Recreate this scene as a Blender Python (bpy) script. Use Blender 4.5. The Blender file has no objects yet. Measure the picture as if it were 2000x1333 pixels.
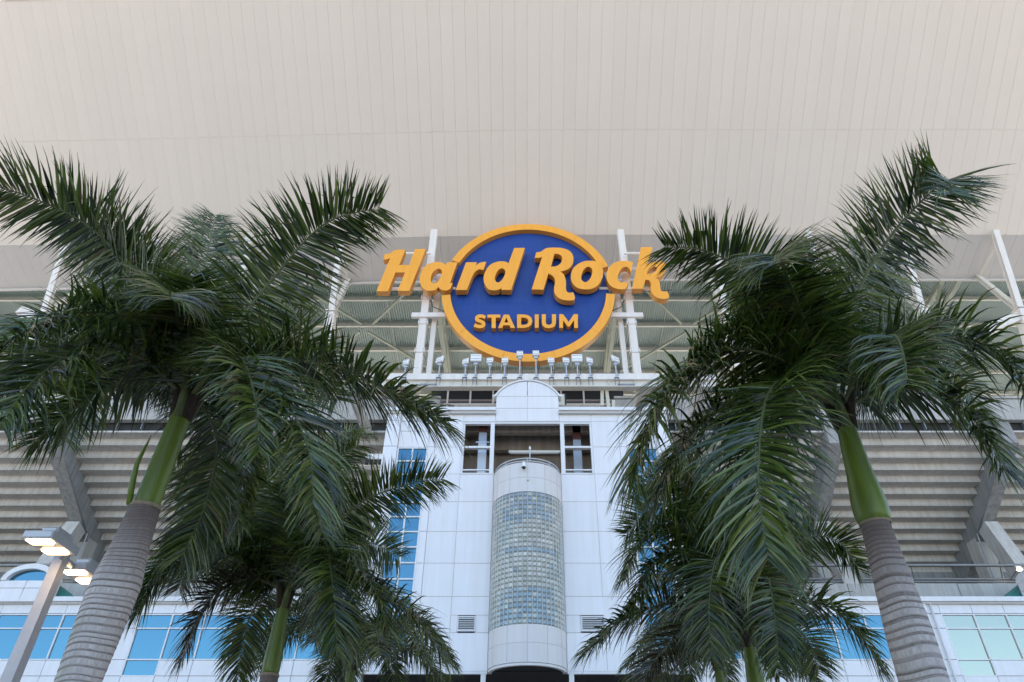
import bpy, bmesh, math, random
import numpy as np
from mathutils import Vector, Matrix
from mathutils.geometry import tessellate_polygon

random.seed(7)
R = math.radians
scene = bpy.context.scene
COL = scene.collection

# ------------------------------------------------------------------ camera
F = 1333.0                       # focal length in photo pixels (24 mm on 36 mm, photo 2000 wide)
PITCH = R(37.55)
CX, CY = 1030.0, 666.0
CAMZ = 1.6
cam_d = bpy.data.cameras.new('camera')
cam = bpy.data.objects.new('camera', cam_d)
COL.objects.link(cam)
cam_d.lens = 24.0
cam_d.sensor_width = 36.0
cam_d.shift_x = -30.0 / 2000.0
cam_d.clip_start = 0.05
cam_d.clip_end = 9000
cam.location = (0, 0, CAMZ)
cam.rotation_euler = (R(90) + PITCH, 0, 0)
scene.camera = cam

# ------------------------------------------------------------------ world and sun
SUN_EL = R(52)
w = bpy.data.worlds.new('World')
scene.world = w
w.use_nodes = True
nt = w.node_tree
bg = nt.nodes['Background']
sky = nt.nodes.new('ShaderNodeTexSky')
sky.sky_type = 'NISHITA'
sky.sun_disc = False
sky.sun_elevation = SUN_EL
sky.sun_rotation = R(0)
sky.air_density = 1.0
sky.dust_density = 1.0
sky.ozone_density = 1.0
nt.links.new(sky.outputs[0], bg.inputs[0])
bg.inputs[1].default_value = 0.15
sun_d = bpy.data.lights.new('sun', 'SUN')
sun_d.energy = 3.3
sun_d.angle = R(0.5)
sun_d.color = (1.0, 0.93, 0.82)
sun = bpy.data.objects.new('sun', sun_d)
COL.objects.link(sun)
sun.location = (0, 80, 120)
sun.rotation_euler = (-(R(90) - SUN_EL), 0, 0)       # light comes from +Y, behind the stadium

vs = scene.view_settings
vs.view_transform = 'Standard'
vs.look = 'None'
vs.exposure = 1.68
vs.gamma = 1.0
vs.use_curve_mapping = False
scene.cycles.use_denoising = True
scene.cycles.max_bounces = 8
scene.cycles.diffuse_bounces = 5
scene.cycles.glossy_bounces = 4
scene.cycles.sample_clamp_indirect = 6.0

# ------------------------------------------------------------------ helpers
CT, ST = math.cos(PITCH), math.sin(PITCH)

def P(px, py, Y):
    """world point seen at photo pixel (px,py) at distance Y in front of the camera"""
    u = (px - CX) / F
    v = (CY - py) / F
    dy = CT - v * ST
    dz = ST + v * CT
    t = Y / dy
    return Vector((u * t, Y, CAMZ + dz * t))

def Hh(py, Y):
    return P(CX, py, Y).z

def mat(name, col, rough=0.6, metal=0.0, var=0.0, scale=3.0, bump=0.0, bscale=40.0, rnd=0.0, spec=0.5,
        streak=0.0, col2=None, island=0.0, stretch=(1, 1, 1)):
    m = bpy.data.materials.new(name)
    m.use_nodes = True
    t = m.node_tree
    b = t.nodes['Principled BSDF']
    b.inputs['Roughness'].default_value = rough
    b.inputs['Metallic'].default_value = metal
    b.inputs['Specular IOR Level'].default_value = spec
    c = (*col, 1.0)
    b.inputs['Base Color'].default_value = c
    last = None
    L = t.links.new
    if var or bump or streak:
        tc = t.nodes.new('ShaderNodeTexCoord')
        geo = t.nodes.new('ShaderNodeNewGeometry')
        mp = t.nodes.new('ShaderNodeMapping')
        mp.inputs['Scale'].default_value = stretch
        L(geo.outputs['Position'], mp.inputs['Vector'])
    if var or col2:
        n = t.nodes.new('ShaderNodeTexNoise')
        n.inputs['Scale'].default_value = scale
        n.inputs['Detail'].default_value = 6
        n.inputs['Roughness'].default_value = 0.6
        L(mp.outputs[0], n.inputs['Vector'])
        ramp = t.nodes.new('ShaderNodeValToRGB')
        c2 = col2 if col2 else tuple(max(0, x * (1 - var)) for x in col)
        ramp.color_ramp.elements[0].position = 0.3
        ramp.color_ramp.elements[1].position = 0.7
        ramp.color_ramp.elements[0].color = (*c2, 1)
        ramp.color_ramp.elements[1].color = c
        L(n.outputs[0], ramp.inputs[0])
        last = ramp.outputs[0]
    if streak:
        mp2 = t.nodes.new('ShaderNodeMapping')
        mp2.inputs['Scale'].default_value = (2.2, 2.2, 0.12)
        L(geo.outputs['Position'], mp2.inputs['Vector'])
        n2 = t.nodes.new('ShaderNodeTexNoise')
        n2.inputs['Scale'].default_value = 2.0
        n2.inputs['Detail'].default_value = 8
        L(mp2.outputs[0], n2.inputs['Vector'])
        r2 = t.nodes.new('ShaderNodeValToRGB')
        r2.color_ramp.elements[0].position = 0.35
        r2.color_ramp.elements[1].position = 0.62
        k = 1 - streak
        r2.color_ramp.elements[0].color = (k, k * 0.98, k * 0.95, 1)
        r2.color_ramp.elements[1].color = (1, 1, 1, 1)
        L(n2.outputs[0], r2.inputs[0])
        mx = t.nodes.new('ShaderNodeMix')
        mx.data_type = 'RGBA'
        mx.blend_type = 'MULTIPLY'
        mx.inputs['Factor'].default_value = 1
        if last: L(last, mx.inputs['A'])
        else: mx.inputs['A'].default_value = c
        L(r2.outputs[0], mx.inputs['B'])
        last = mx.outputs['Result']
    if rnd or island:
        if island:
            src = t.nodes.new('ShaderNodeNewGeometry').outputs['Random Per Island']
            amt = island
        else:
            src = t.nodes.new('ShaderNodeObjectInfo').outputs['Random']
            amt = rnd
        mr = t.nodes.new('ShaderNodeMapRange')
        mr.inputs['To Min'].default_value = 1 - amt
        mr.inputs['To Max'].default_value = 1 + amt * 0.6
        L(src, mr.inputs['Value'])
        hs = t.nodes.new('ShaderNodeHueSaturation')
        L(mr.outputs[0], hs.inputs['Value'])
        if last: L(last, hs.inputs['Color'])
        else: hs.inputs['Color'].default_value = c
        last = hs.outputs[0]
    if last: L(last, b.inputs['Base Color'])
    if bump:
        nb = t.nodes.new('ShaderNodeTexNoise')
        nb.inputs['Scale'].default_value = bscale
        nb.inputs['Detail'].default_value = 5
        L(mp.outputs[0], nb.inputs['Vector'])
        bp = t.nodes.new('ShaderNodeBump')
        bp.inputs['Strength'].default_value = bump
        bp.inputs['Distance'].default_value = 0.02
        L(nb.outputs[0], bp.inputs['Height'])
        L(bp.outputs[0], b.inputs['Normal'])
    return m

def emis(name, col, strength):
    m = bpy.data.materials.new(name)
    m.use_nodes = True
    b = m.node_tree.nodes['Principled BSDF']
    b.inputs['Base Color'].default_value = (*col, 1)
    b.inputs['Emission Color'].default_value = (*col, 1)
    b.inputs['Emission Strength'].default_value = strength
    return m

class MB:
    """collects shapes, then links them as one mesh object"""
    def __init__(s):
        s.v = []; s.f = []; s.a = []
    def add(s, verts, faces):
        o = len(s.v)
        s.v += [tuple(x) for x in verts]
        s.f += [tuple(i + o for i in f) for f in faces]
        return s
    def box(s, x0, x1, y0, y1, z0, z1, c=0.0):
        if c <= 0:
            v = [(x, y, z) for z in (z0, z1) for y in (y0, y1) for x in (x0, x1)]
            return s.add(v, [(0, 2, 3, 1), (4, 5, 7, 6), (0, 1, 5, 4), (2, 6, 7, 3), (0, 4, 6, 2), (1, 3, 7, 5)])
        # front (-Y) edges chamfered
        v = [(x0, y0 + c, z0), (x1, y0 + c, z0), (x1, y0 + c, z1), (x0, y0 + c, z1),
             (x0 + c, y0, z0 + c), (x1 - c, y0, z0 + c), (x1 - c, y0, z1 - c), (x0 + c, y0, z1 - c),
             (x0, y1, z0), (x1, y1, z0), (x1, y1, z1), (x0, y1, z1)]
        return s.add(v, [(4, 5, 6, 7), (0, 1, 5, 4), (1, 2, 6, 5), (2, 3, 7, 6), (3, 0, 4, 7),
                         (8, 9, 1, 0), (9, 10, 2, 1), (10, 11, 3, 2), (11, 8, 0, 3), (11, 10, 9, 8)])
    def bar(s, a, b, w, d, up=(0, 0, 1), w2=None, d2=None):
        a = Vector(a); b = Vector(b)
        t = (b - a).normalized()
        x = t.cross(Vector(up))
        if x.length < 1e-4: x = t.cross(Vector((0, 1, 0)))
        x.normalize(); y = x.cross(t)
        w2 = w if w2 is None else w2; d2 = d if d2 is None else d2
        v = []
        for p, ww, dd in ((a, w, d), (b, w2, d2)):
            for sx, sy in ((-1, -1), (1, -1), (1, 1), (-1, 1)):
                v.append(p + x * sx * ww / 2 + y * sy * dd / 2)
        return s.add(v, [(3, 2, 1, 0), (4, 5, 6, 7), (0, 1, 5, 4), (1, 2, 6, 5), (2, 3, 7, 6), (3, 0, 4, 7)])
    def ibeam(s, a, b, w, d, tf=0.04, up=(0, 0, 1)):
        a = Vector(a); b = Vector(b)
        t = (b - a).normalized()
        x = t.cross(Vector(up)).normalized(); y = x.cross(t)
        o = y * (d / 2 - tf / 2)
        s.bar(a + o, b + o, w, tf, up); s.bar(a - o, b - o, w, tf, up)
        return s.bar(a, b, tf, d - 2 * tf, up)
    def tube(s, pts, r, n=8, cap=True):
        pts = [Vector(p) for p in pts]
        rs = r if isinstance(r, (list, tuple)) else [r] * len(pts)
        ref = None; v = []; f = []
        for i, p in enumerate(pts):
            t = (pts[min(i + 1, len(pts) - 1)] - pts[max(i - 1, 0)]).normalized()
            if ref is None:
                ref = t.orthogonal().normalized()
            ref = (ref - t * ref.dot(t)).normalized()
            bi = t.cross(ref)
            for k in range(n):
                a = 2 * math.pi * k / n
                v.append(p + (ref * math.cos(a) + bi * math.sin(a)) * rs[i])
        for i in range(len(pts) - 1):
            for k in range(n):
                f.append((i * n + k, i * n + (k + 1) % n, (i + 1) * n + (k + 1) % n, (i + 1) * n + k))
        if cap:
            f.append(tuple(range(n))[::-1]); f.append(tuple(range((len(pts) - 1) * n, len(pts) * n)))
        return s.add(v, f)
    def prism(s, loops, y0, y1, mp=None):
        """loops: list of lists of (x,z); extruded from y0 (front) to y1"""
        tri = tessellate_polygon([[Vector((x, z, 0)) for x, z in lp] for lp in loops])
        flat = [p for lp in loops for p in lp]
        n = len(flat)
        v = [(x, y0, z) for x, z in flat] + [(x, y1, z) for x, z in flat]
        f = []
        for a, b, c in tri:
            (ax, az), (bx, bz), (cx, cz) = flat[a], flat[b], flat[c]
            if (bx - ax) * (cz - az) - (bz - az) * (cx - ax) < 0: a, b, c = a, c, b
            f.append((a, b, c)); f.append((c + n, b + n, a + n))
        o = 0
        for li, lp in enumerate(loops):
            m = len(lp)
            area = sum(lp[i][0] * lp[(i + 1) % m][1] - lp[(i + 1) % m][0] * lp[i][1] for i in range(m))
            fl = (area > 0) != (li > 0)
            for i in range(m):
                a, b = o + i, o + (i + 1) % m
                f.append((a, a + n, b + n, b) if fl else (b, b + n, a + n, a))
            o += m
        if mp: v = [mp(*p) for p in v]
        return s.add(v, f)
    def lathe(s, prof, c=(0, 0, 0), n=24, a0=0, a1=2 * math.pi):
        full = abs(a1 - a0 - 2 * math.pi) < 1e-6
        m = n if full else n + 1
        v = []; f = []
        for r, z in prof:
            for k in range(m):
                a = a0 + (a1 - a0) * k / n
                v.append((c[0] + r * math.cos(a), c[1] + r * math.sin(a), c[2] + z))
        for i in range(len(prof) - 1):
            for k in range(n):
                k2 = (k + 1) % m
                f.append((i * m + k, i * m + k2, (i + 1) * m + k2, (i + 1) * m + k))
        return s.add(v, f)
    def mesh(s, name, m, smooth=False):
        me = bpy.data.meshes.new(name)
        me.from_pydata(s.v, [], s.f)
        me.materials.append(m)
        if smooth: me.polygons.foreach_set('use_smooth', [True] * len(me.polygons))
        me.update()
        return me
    def build(s, name, m, parent=None, smooth=False):
        return link(name, s.mesh(name, m, smooth), parent)

def link(name, me, parent=None, loc=None, rot=None):
    o = bpy.data.objects.new(name, me)
    COL.objects.link(o)
    if parent is not None: setp(o, parent)
    if loc is not None: o.location = loc
    if rot is not None: o.rotation_euler = rot
    return o

def setp(o, parent):
    o.parent = parent
    if parent.type == 'EMPTY' and not parent.get('_local'):
        o.matrix_parent_inverse = Matrix.Translation(-parent.location)

def thing(name, label, cat, loc=(0, 0, 0), group=None, local=False, rz=0):
    o = bpy.data.objects.new(name, None)
    o.empty_display_size = 0.3
    COL.objects.link(o)
    o.location = loc
    o.rotation_euler = (0, 0, rz)
    if local: o['_local'] = 1
    o['label'] = label; o['category'] = cat
    if group: o['group'] = group
    return o

def tag(o, label, cat, group=None):
    o['label'] = label; o['category'] = cat
    if group: o['group'] = group
    return o

def copy_thing(root, label, loc, rz=None):
    r = root.copy(); COL.objects.link(r)
    r.location = loc; r['label'] = label
    if rz is not None: r.rotation_euler = (0, 0, rz)
    for ch in list(root.children):
        c = ch.copy(); COL.objects.link(c); c.parent = r
        for g in list(ch.children):
            d = g.copy(); COL.objects.link(d); d.parent = c
    return r

# ------------------------------------------------------------------ materials
M = {}
M['white'] = mat('white_cladding', (0.84, 0.825, 0.835), 0.35, var=0.04, scale=0.8, rnd=0.02, streak=0.035)
M['bay'] = mat('bay_cladding', (0.70, 0.67, 0.65), 0.45, var=0.03, scale=0.8, rnd=0.02, streak=0.03)
M['joint'] = mat('joint_sealant', (0.62, 0.60, 0.58), 0.8)
M['trim'] = mat('white_trim', (0.78, 0.78, 0.78), 0.4, streak=0.05)
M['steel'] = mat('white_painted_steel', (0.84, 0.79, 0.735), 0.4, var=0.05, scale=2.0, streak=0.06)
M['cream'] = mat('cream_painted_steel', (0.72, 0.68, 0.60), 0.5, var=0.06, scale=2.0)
M['soffit'] = mat('soffit_metal', (0.82, 0.74, 0.65), 0.5, var=0.02, scale=0.35, rnd=0.015, spec=0.3)
M['soffit_back'] = mat('soffit_backing', (0.81, 0.74, 0.66), 0.8)
M['band'] = mat('shaded_soffit_metal', (0.62, 0.60, 0.57), 0.5, var=0.03, scale=0.4, rnd=0.012, spec=0.3)  # soffit metal again, the flatter band's shade put into a darker, greyer colour
M['deck'] = mat('deck_metal', (0.42, 0.50, 0.47), 0.5, var=0.06, scale=0.4)
M['purlin'] = mat('purlin_paint', (0.66, 0.65, 0.58), 0.5, var=0.06, scale=0.6)
M['rafter'] = mat('rafter_paint', (0.40, 0.43, 0.35), 0.5, var=0.08, scale=0.7)
M['concrete'] = mat('precast_concrete', (0.67, 0.635, 0.58), 0.9, var=0.14, scale=1.1, bump=0.25, bscale=14, streak=0.15, rnd=0.06)
M['concrete_grey'] = mat('grey_concrete', (0.38, 0.38, 0.37), 0.9, var=0.22, scale=1.4, bump=0.3, bscale=10, streak=0.25)
M['wallconc'] = mat('parapet_concrete', (0.50, 0.49, 0.46), 0.9, var=0.12, scale=0.9, bump=0.2, bscale=12, streak=0.18)
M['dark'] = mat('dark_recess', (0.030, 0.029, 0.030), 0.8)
M['interior'] = mat('interior_plaster', (0.40, 0.34, 0.28), 0.8, var=0.15, scale=0.8, streak=0.25)
M['grey'] = mat('grey_metal', (0.36, 0.37, 0.38), 0.4, metal=0.6, var=0.1, scale=6)
M['galv'] = mat('galvanised_steel', (0.62, 0.64, 0.66), 0.35, metal=0.7, var=0.12, scale=7)
M['pipe'] = mat('pipe_steel', (0.30, 0.30, 0.30), 0.4, metal=0.5, var=0.15, scale=3)
M['black'] = mat('black_rubber', (0.02, 0.02, 0.02), 0.5)
M['maroon'] = mat('maroon_paint', (0.10, 0.025, 0.022), 0.5, var=0.2, scale=3)
M['duct'] = mat('duct_metal', (0.55, 0.57, 0.6), 0.4, metal=0.3, var=0.08, scale=3)
M['orange'] = mat('sign_orange', (0.97, 0.42, 0.040), 0.45, var=0.03, scale=0.6, streak=0.05)
M['blue'] = mat('sign_blue', (0.008, 0.056, 0.29), 0.45, var=0.05, scale=0.5, streak=0.06, rnd=0.05)
M['sidegold'] = mat('sign_orange_return', (0.66, 0.27, 0.03), 0.4, var=0.05, scale=0.7)
M['teal'] = mat('teal_roofing', (0.02, 0.22, 0.21), 0.4, var=0.1, scale=3)
M['beige'] = mat('beige_plastic', (0.62, 0.58, 0.46), 0.5, var=0.05, scale=3)
M['floodback'] = mat('floodlight_housing', (0.88, 0.88, 0.88), 0.3, var=0.03, scale=9)
M['pole'] = mat('pole_paint', (0.44, 0.42, 0.43), 0.45, metal=0.2, var=0.12, scale=9, bump=0.1, bscale=90)
M['lamphouse'] = mat('lamp_housing', (0.54, 0.53, 0.54), 0.4, metal=0.3, var=0.05, scale=9)
M['led'] = emis('lit_led', (1.0, 0.68, 0.34), 10.0)
M['tube'] = mat('unlit_tube', (0.8, 0.79, 0.74), 0.4)
M['mortar'] = mat('block_mortar', (0.22, 0.235, 0.21), 0.7)
M['ground'] = mat('paving', (0.40, 0.36, 0.32), 0.9, var=0.12, scale=0.15)

def glass_mat(name, tint, dif):
    m = bpy.data.materials.new(name); m.use_nodes = True
    t = m.node_tree; b = t.nodes['Principled BSDF']
    b.inputs['Metallic'].default_value = 0.85
    b.inputs['Roughness'].default_value = 0.03
    b.inputs['Base Color'].default_value = (*tint, 1)
    return m
M['glass'] = glass_mat('blue_reflective_glass', (0.10, 0.235, 0.31), None)
M['glass_cloud'] = glass_mat('green_glass_cloud_tint', (0.38, 0.405, 0.33), None)  # greenish glass, base colour lightened to stand in for reflected cloud

def block_glass(nm, cs):
    m = bpy.data.materials.new(nm); m.use_nodes = True
    t = m.node_tree; b = t.nodes['Principled BSDF']; L = t.links.new
    g = t.nodes.new('ShaderNodeNewGeometry')
    r = t.nodes.new('ShaderNodeValToRGB')
    e = r.color_ramp.elements
    e[0].position = 0.0; e[0].color = (*cs[0], 1)
    e[1].position = 1.0; e[1].color = (*cs[2], 1)
    x = e.new(0.5); x.color = (*cs[1], 1)
    n = t.nodes.new('ShaderNodeTexNoise'); n.inputs['Scale'].default_value = 0.7; n.inputs['Detail'].default_value = 3
    L(g.outputs['Position'], n.inputs['Vector'])
    mx = t.nodes.new('ShaderNodeMix'); mx.inputs['Factor'].default_value = 0.5
    L(n.outputs[0], mx.inputs['A']); L(g.outputs['Random Per Island'], mx.inputs['B'])
    L(mx.outputs[0], r.inputs[0])
    n5 = t.nodes.new('ShaderNodeTexNoise'); n5.inputs['Scale'].default_value = 0.55; n5.inputs['Detail'].default_value = 2
    L(g.outputs['Position'], n5.inputs['Vector'])
    mr5 = t.nodes.new('ShaderNodeMapRange'); mr5.inputs['From Min'].default_value = 0.45; mr5.inputs['From Max'].default_value = 0.62
    L(n5.outputs[0], mr5.inputs['Value'])
    m5 = t.nodes.new('ShaderNodeMix'); m5.data_type = 'RGBA'; m5.blend_type = 'MULTIPLY'
    L(mr5.outputs[0], m5.inputs['Factor']); L(r.outputs[0], m5.inputs['A']); m5.inputs['B'].default_value = (0.85, 0.95, 1.0, 1)  # broad bluish patches painted for sky showing in the blocks
    L(m5.outputs['Result'], b.inputs['Base Color'])
    b.inputs['Roughness'].default_value = 0.12
    b.inputs['Specular IOR Level'].default_value = 0.6
    b.inputs['Metallic'].default_value = 0.12
    n2 = t.nodes.new('ShaderNodeTexNoise'); n2.inputs['Scale'].default_value = 16
    L(g.outputs['Position'], n2.inputs['Vector'])
    bp = t.nodes.new('ShaderNodeBump'); bp.inputs['Strength'].default_value = 0.35; bp.inputs['Distance'].default_value = 0.03
    L(n2.outputs[0], bp.inputs['Height']); L(bp.outputs[0], b.inputs['Normal'])
    return m
M['block'] = block_glass('glass_block', ((0.29, 0.28, 0.235), (0.48, 0.465, 0.405), (0.69, 0.665, 0.60)))
M['block_sky'] = block_glass('sky_tint_glass_block', ((0.20, 0.24, 0.26), (0.30, 0.36, 0.39), (0.50, 0.53, 0.52)))  # bluish colour stands in for sky and interior showing through

def leaf_mat(name, c_dark, c_mid, c_tip):
    m = bpy.data.materials.new(name); m.use_nodes = True
    t = m.node_tree; b = t.nodes['Principled BSDF']; L = t.links.new
    g = t.nodes.new('ShaderNodeNewGeometry')
    r = t.nodes.new('ShaderNodeValToRGB')
    e = r.color_ramp.elements
    e[0].position = 0.0; e[0].color = (*c_dark, 1)
    e[1].position = 1.0; e[1].color = (*c_tip, 1)
    x = e.new(0.6); x.color = (*c_mid, 1)
    L(g.outputs['Random Per Island'], r.inputs[0])
    n = t.nodes.new('ShaderNodeTexNoise'); n.inputs['Scale'].default_value = 5
    L(g.outputs['Position'], n.inputs['Vector'])
    hs = t.nodes.new('ShaderNodeHueSaturation')
    mr = t.nodes.new('ShaderNodeMapRange'); mr.inputs['To Min'].default_value = 0.55; mr.inputs['To Max'].default_value = 1.5
    L(n.outputs[0], mr.inputs['Value']); L(mr.outputs[0], hs.inputs['Value']); L(r.outputs[0], hs.inputs['Color'])
    at = t.nodes.new('ShaderNodeAttribute'); at.attribute_name = 'tip'
    mt = t.nodes.new('ShaderNodeMix'); mt.data_type = 'RGBA'
    L(at.outputs['Fac'], mt.inputs['Factor']); L(hs.outputs[0], mt.inputs['A']); mt.inputs['B'].default_value = (0.16, 0.105, 0.045, 1)
    L(mt.outputs['Result'], b.inputs['Base Color'])
    hs = mt
    b.inputs['Roughness'].default_value = 0.26
    b.inputs['Specular IOR Level'].default_value = 0.75
    b.inputs['Coat Weight'].default_value = 0.4
    b.inputs['Coat Roughness'].default_value = 0.18
    tr = t.nodes.new('ShaderNodeBsdfTranslucent')
    L(mt.outputs['Result'], tr.inputs['Color'])
    ms = t.nodes.new('ShaderNodeMixShader'); ms.inputs[0].default_value = 0.33
    L(b.outputs[0], ms.inputs[1]); L(tr.outputs[0], ms.inputs[2])
    L(ms.outputs[0], t.nodes['Material Output'].inputs['Surface'])
    return m
M['leaf'] = leaf_mat('palm_leaf', (0.012, 0.024, 0.005), (0.064, 0.106, 0.013), (0.170, 0.205, 0.036))
M['leaf_old'] = leaf_mat('old_palm_leaf', (0.035, 0.030, 0.012), (0.050, 0.052, 0.018), (0.09, 0.060, 0.03))
M['rachis'] = mat('palm_rachis', (0.11, 0.13, 0.035), 0.45, var=0.3, scale=6)
M['fibre'] = mat('palm_fibre', (0.055, 0.036, 0.022), 0.9, var=0.4, scale=30, bump=0.5, bscale=60)

def shaft_mat():
    m = mat('crownshaft', (0.17, 0.24, 0.028), 0.42, var=0.55, scale=2.0, bump=0.12, bscale=30, stretch=(4, 4, 0.45))
    return m
M['shaft'] = shaft_mat()

def trunk_mat():
    m = bpy.data.materials.new('palm_trunk'); m.use_nodes = True
    t = m.node_tree; b = t.nodes['Principled BSDF']; L = t.links.new
    g = t.nodes.new('ShaderNodeNewGeometry')
    at = t.nodes.new('ShaderNodeAttribute'); at.attribute_name = 'scar'
    ag = t.nodes.new('ShaderNodeAttribute'); ag.attribute_name = 'young'
    al = t.nodes.new('ShaderNodeAttribute'); al.attribute_name = 'algae'
    mp = t.nodes.new('ShaderNodeMapping'); mp.inputs['Scale'].default_value = (9, 9, 2.0)
    L(g.outputs['Position'], mp.inputs['Vector'])
    n = t.nodes.new('ShaderNodeTexNoise'); n.inputs['Scale'].default_value = 3.5; n.inputs['Detail'].default_value = 8; n.inputs['Roughness'].default_value = 0.7
    L(mp.outputs[0], n.inputs['Vector'])
    r = t.nodes.new('ShaderNodeValToRGB')
    e = r.color_ramp.elements
    e[0].position = 0.3; e[0].color = (0.33, 0.275, 0.25, 1)
    e[1].position = 0.72; e[1].color = (0.61, 0.55, 0.52, 1)
    L(n.outputs[0], r.inputs[0])
    # noisy scar mask
    mm = t.nodes.new('ShaderNodeMath'); mm.operation = 'MULTIPLY_ADD'
    L(n.outputs[0], mm.inputs[0]); mm.inputs[1].default_value = 1.3; L(at.outputs['Fac'], mm.inputs[2])
    sm = t.nodes.new('ShaderNodeMapRange'); sm.inputs['From Min'].default_value = 0.85; sm.inputs['From Max'].default_value = 1.5
    L(mm.outputs[0], sm.inputs['Value'])
    m1 = t.nodes.new('ShaderNodeMix'); m1.data_type = 'RGBA'
    L(sm.outputs[0], m1.inputs['Factor']); L(r.outputs[0], m1.inputs['A']); m1.inputs['B'].default_value = (0.17, 0.135, 0.12, 1)
    m2 = t.nodes.new('ShaderNodeMix'); m2.data_type = 'RGBA'
    L(ag.outputs['Fac'], m2.inputs['Factor']); L(m1.outputs['Result'], m2.inputs['A'])
    r2 = t.nodes.new('ShaderNodeValToRGB'); r2.color_ramp.elements[0].color = (0.09, 0.062, 0.05, 1); r2.color_ramp.elements[1].color = (0.155, 0.112, 0.095, 1)
    L(n.outputs[0], r2.inputs[0]); L(r2.outputs[0], m2.inputs['B'])
    n3 = t.nodes.new('ShaderNodeTexNoise'); n3.inputs['Scale'].default_value = 7; n3.inputs['Detail'].default_value = 8
    L(g.outputs['Position'], n3.inputs['Vector'])
    mu = t.nodes.new('ShaderNodeMath'); mu.operation = 'MULTIPLY'
    r3 = t.nodes.new('ShaderNodeMapRange'); r3.inputs['From Min'].default_value = 0.36; r3.inputs['From Max'].default_value = 0.6
    L(n3.outputs[0], r3.inputs['Value']); L(r3.outputs[0], mu.inputs[0]); L(al.outputs['Fac'], mu.inputs[1])
    m3 = t.nodes.new('ShaderNodeMix'); m3.data_type = 'RGBA'
    L(mu.outputs[0], m3.inputs['Factor']); L(m2.outputs['Result'], m3.inputs['A']); m3.inputs['B'].default_value = (0.17, 0.19, 0.07, 1)
    L(m3.outputs['Result'], b.inputs['Base Color'])
    b.inputs['Roughness'].default_value = 0.9
    bp = t.nodes.new('ShaderNodeBump'); bp.inputs['Strength'].default_value = 0.5; bp.inputs['Distance'].default_value = 0.01
    L(n.outputs[0], bp.inputs['Height']); L(bp.outputs[0], b.inputs['Normal'])
    return m
M['trunk'] = trunk_mat()

# ------------------------------------------------------------------ ground
g = MB().add([(-4000, -4000, 0), (4000, -4000, 0), (4000, 4000, 0), (-4000, 4000, 0)], [(0, 1, 2, 3)]).build('ground', M['ground'])
g['kind'] = 'structure'

# ================================================================== ROOF
KY, KZ = 33.48, 35.15 + CAMZ
SL = R(35)
roof = thing('stadium_roof', 'huge beige panelled roof canopy overhanging the sign, with pale struts and ribbed deck', 'roof', (0, KY, KZ))
PW = 0.80
TILT = R(-1.6)
def panel_mesh(name, w, y0, y1, m, c=0.008, t=0.05):
    x0, x1 = -w / 2, w / 2
    # bottom face at z=0, chamfered rim, back at z=t
    v = [(x0, y0, c), (x1, y0, c), (x1, y1, c), (x0, y1, c),
         (x0 + c, y0 + c, 0), (x1 - c, y0 + c, 0), (x1 - c, y1 - c, 0), (x0 + c, y1 - c, 0),
         (x0, y0, t), (x1, y0, t), (x1, y1, t), (x0, y1, t)]
    f = [(7, 6, 5, 4), (0, 4, 5, 1), (1, 5, 6, 2), (2, 6, 7, 3), (3, 7, 4, 0),
         (8, 0, 1, 9), (9, 1, 2, 10), (10, 2, 3, 11), (11, 3, 0, 8)]
    return MB().add(v, f).mesh(name, m)
LA, LB, LC = 7.05, 15.7, 31.0
meA = panel_mesh('soffit_panel', PW - 0.007, -LA + 0.008, -0.005, M['soffit'])
meB = panel_mesh('soffit_panel', PW - 0.007, -LB, -LA - 0.008, M['soffit'])
meE = panel_mesh('eave_panel', PW - 0.007, 0.005, 3.42, M['band'])
def on_roof(k):
    """centre of strip k (k>=0 right of the middle, k<0 left)"""
    if k >= 0:
        return 0.012 + (k + 0.5) * PW, KY, 0.0
    s = 0.012 + (-k - 0.5) * PW
    return -s, KY + 0.028 * s, 0.0
for k in range(-49, 49):
    x, y, rz = on_roof(k)
    link('soffit_panel', meA, roof, (x, y, KZ), (-SL, 0, rz))
    link('soffit_panel', meB, roof, (x, y, KZ), (-SL, 0, rz))
    link('eave_panel', meE, roof, (x, y, KZ), (R(-20), 0, rz))
meC = panel_mesh('soffit_panel', PW * 7 - 0.012, -LC, -LB - 0.03, M['soffit'])
for k in range(-7, 7):
    s = 0.06 + (abs(k + 0.5)) * PW * 7
    if k >= 0: link('soffit_panel', meC, roof, (s, KY, KZ), (-SL, 0, 0))
    else: link('soffit_panel', meC, roof, (-s, KY + 0.028 * s, KZ), (-SL, 0, 0))
# backing, outer fascia and top skin
EX = 62
def strip(mb, y0, z0, y1, z1, th):
    for sx in (-1, 1):
        dy = 0.028 * EX if sx < 0 else 0
        v = [(0, y0, z0), (sx * EX, y0 + dy, z0), (sx * EX, y1 + dy, z1), (0, y1, z1),
             (0, y0, z0 + th), (sx * EX, y0 + dy, z0 + th), (sx * EX, y1 + dy, z1 + th), (0, y1, z1 + th)]
        mb.add(v, [(0, 1, 2, 3), (7, 6, 5, 4), (0, 4, 5, 1), (2, 6, 7, 3), (1, 5, 6, 2), (0, 3, 7, 4)])
def slope_pt(s): return KY - s * math.cos(SL), KZ + s * math.sin(SL)
mb = MB()
ya, za = slope_pt(LC + 0.05)
strip(mb, KY, KZ + 0.03, ya, za + 0.03, 0.15)
strip(mb, KY, KZ + 0.03, KY + 3.22, KZ - 1.17 + 0.03, 0.15)
mb.build('soffit_backing', M['soffit_back'], roof)
mb = MB()
strip(mb, ya - 0.25, za - 0.3, ya - 0.05, za + 2.0, 0.4)
mb.build('roof_fascia', M['steel'], roof)
mb = MB()
strip(mb, ya, za + 2.0, 76, 42, 0.3)
mb.build('roof_skin', M['steel'], roof)
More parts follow.
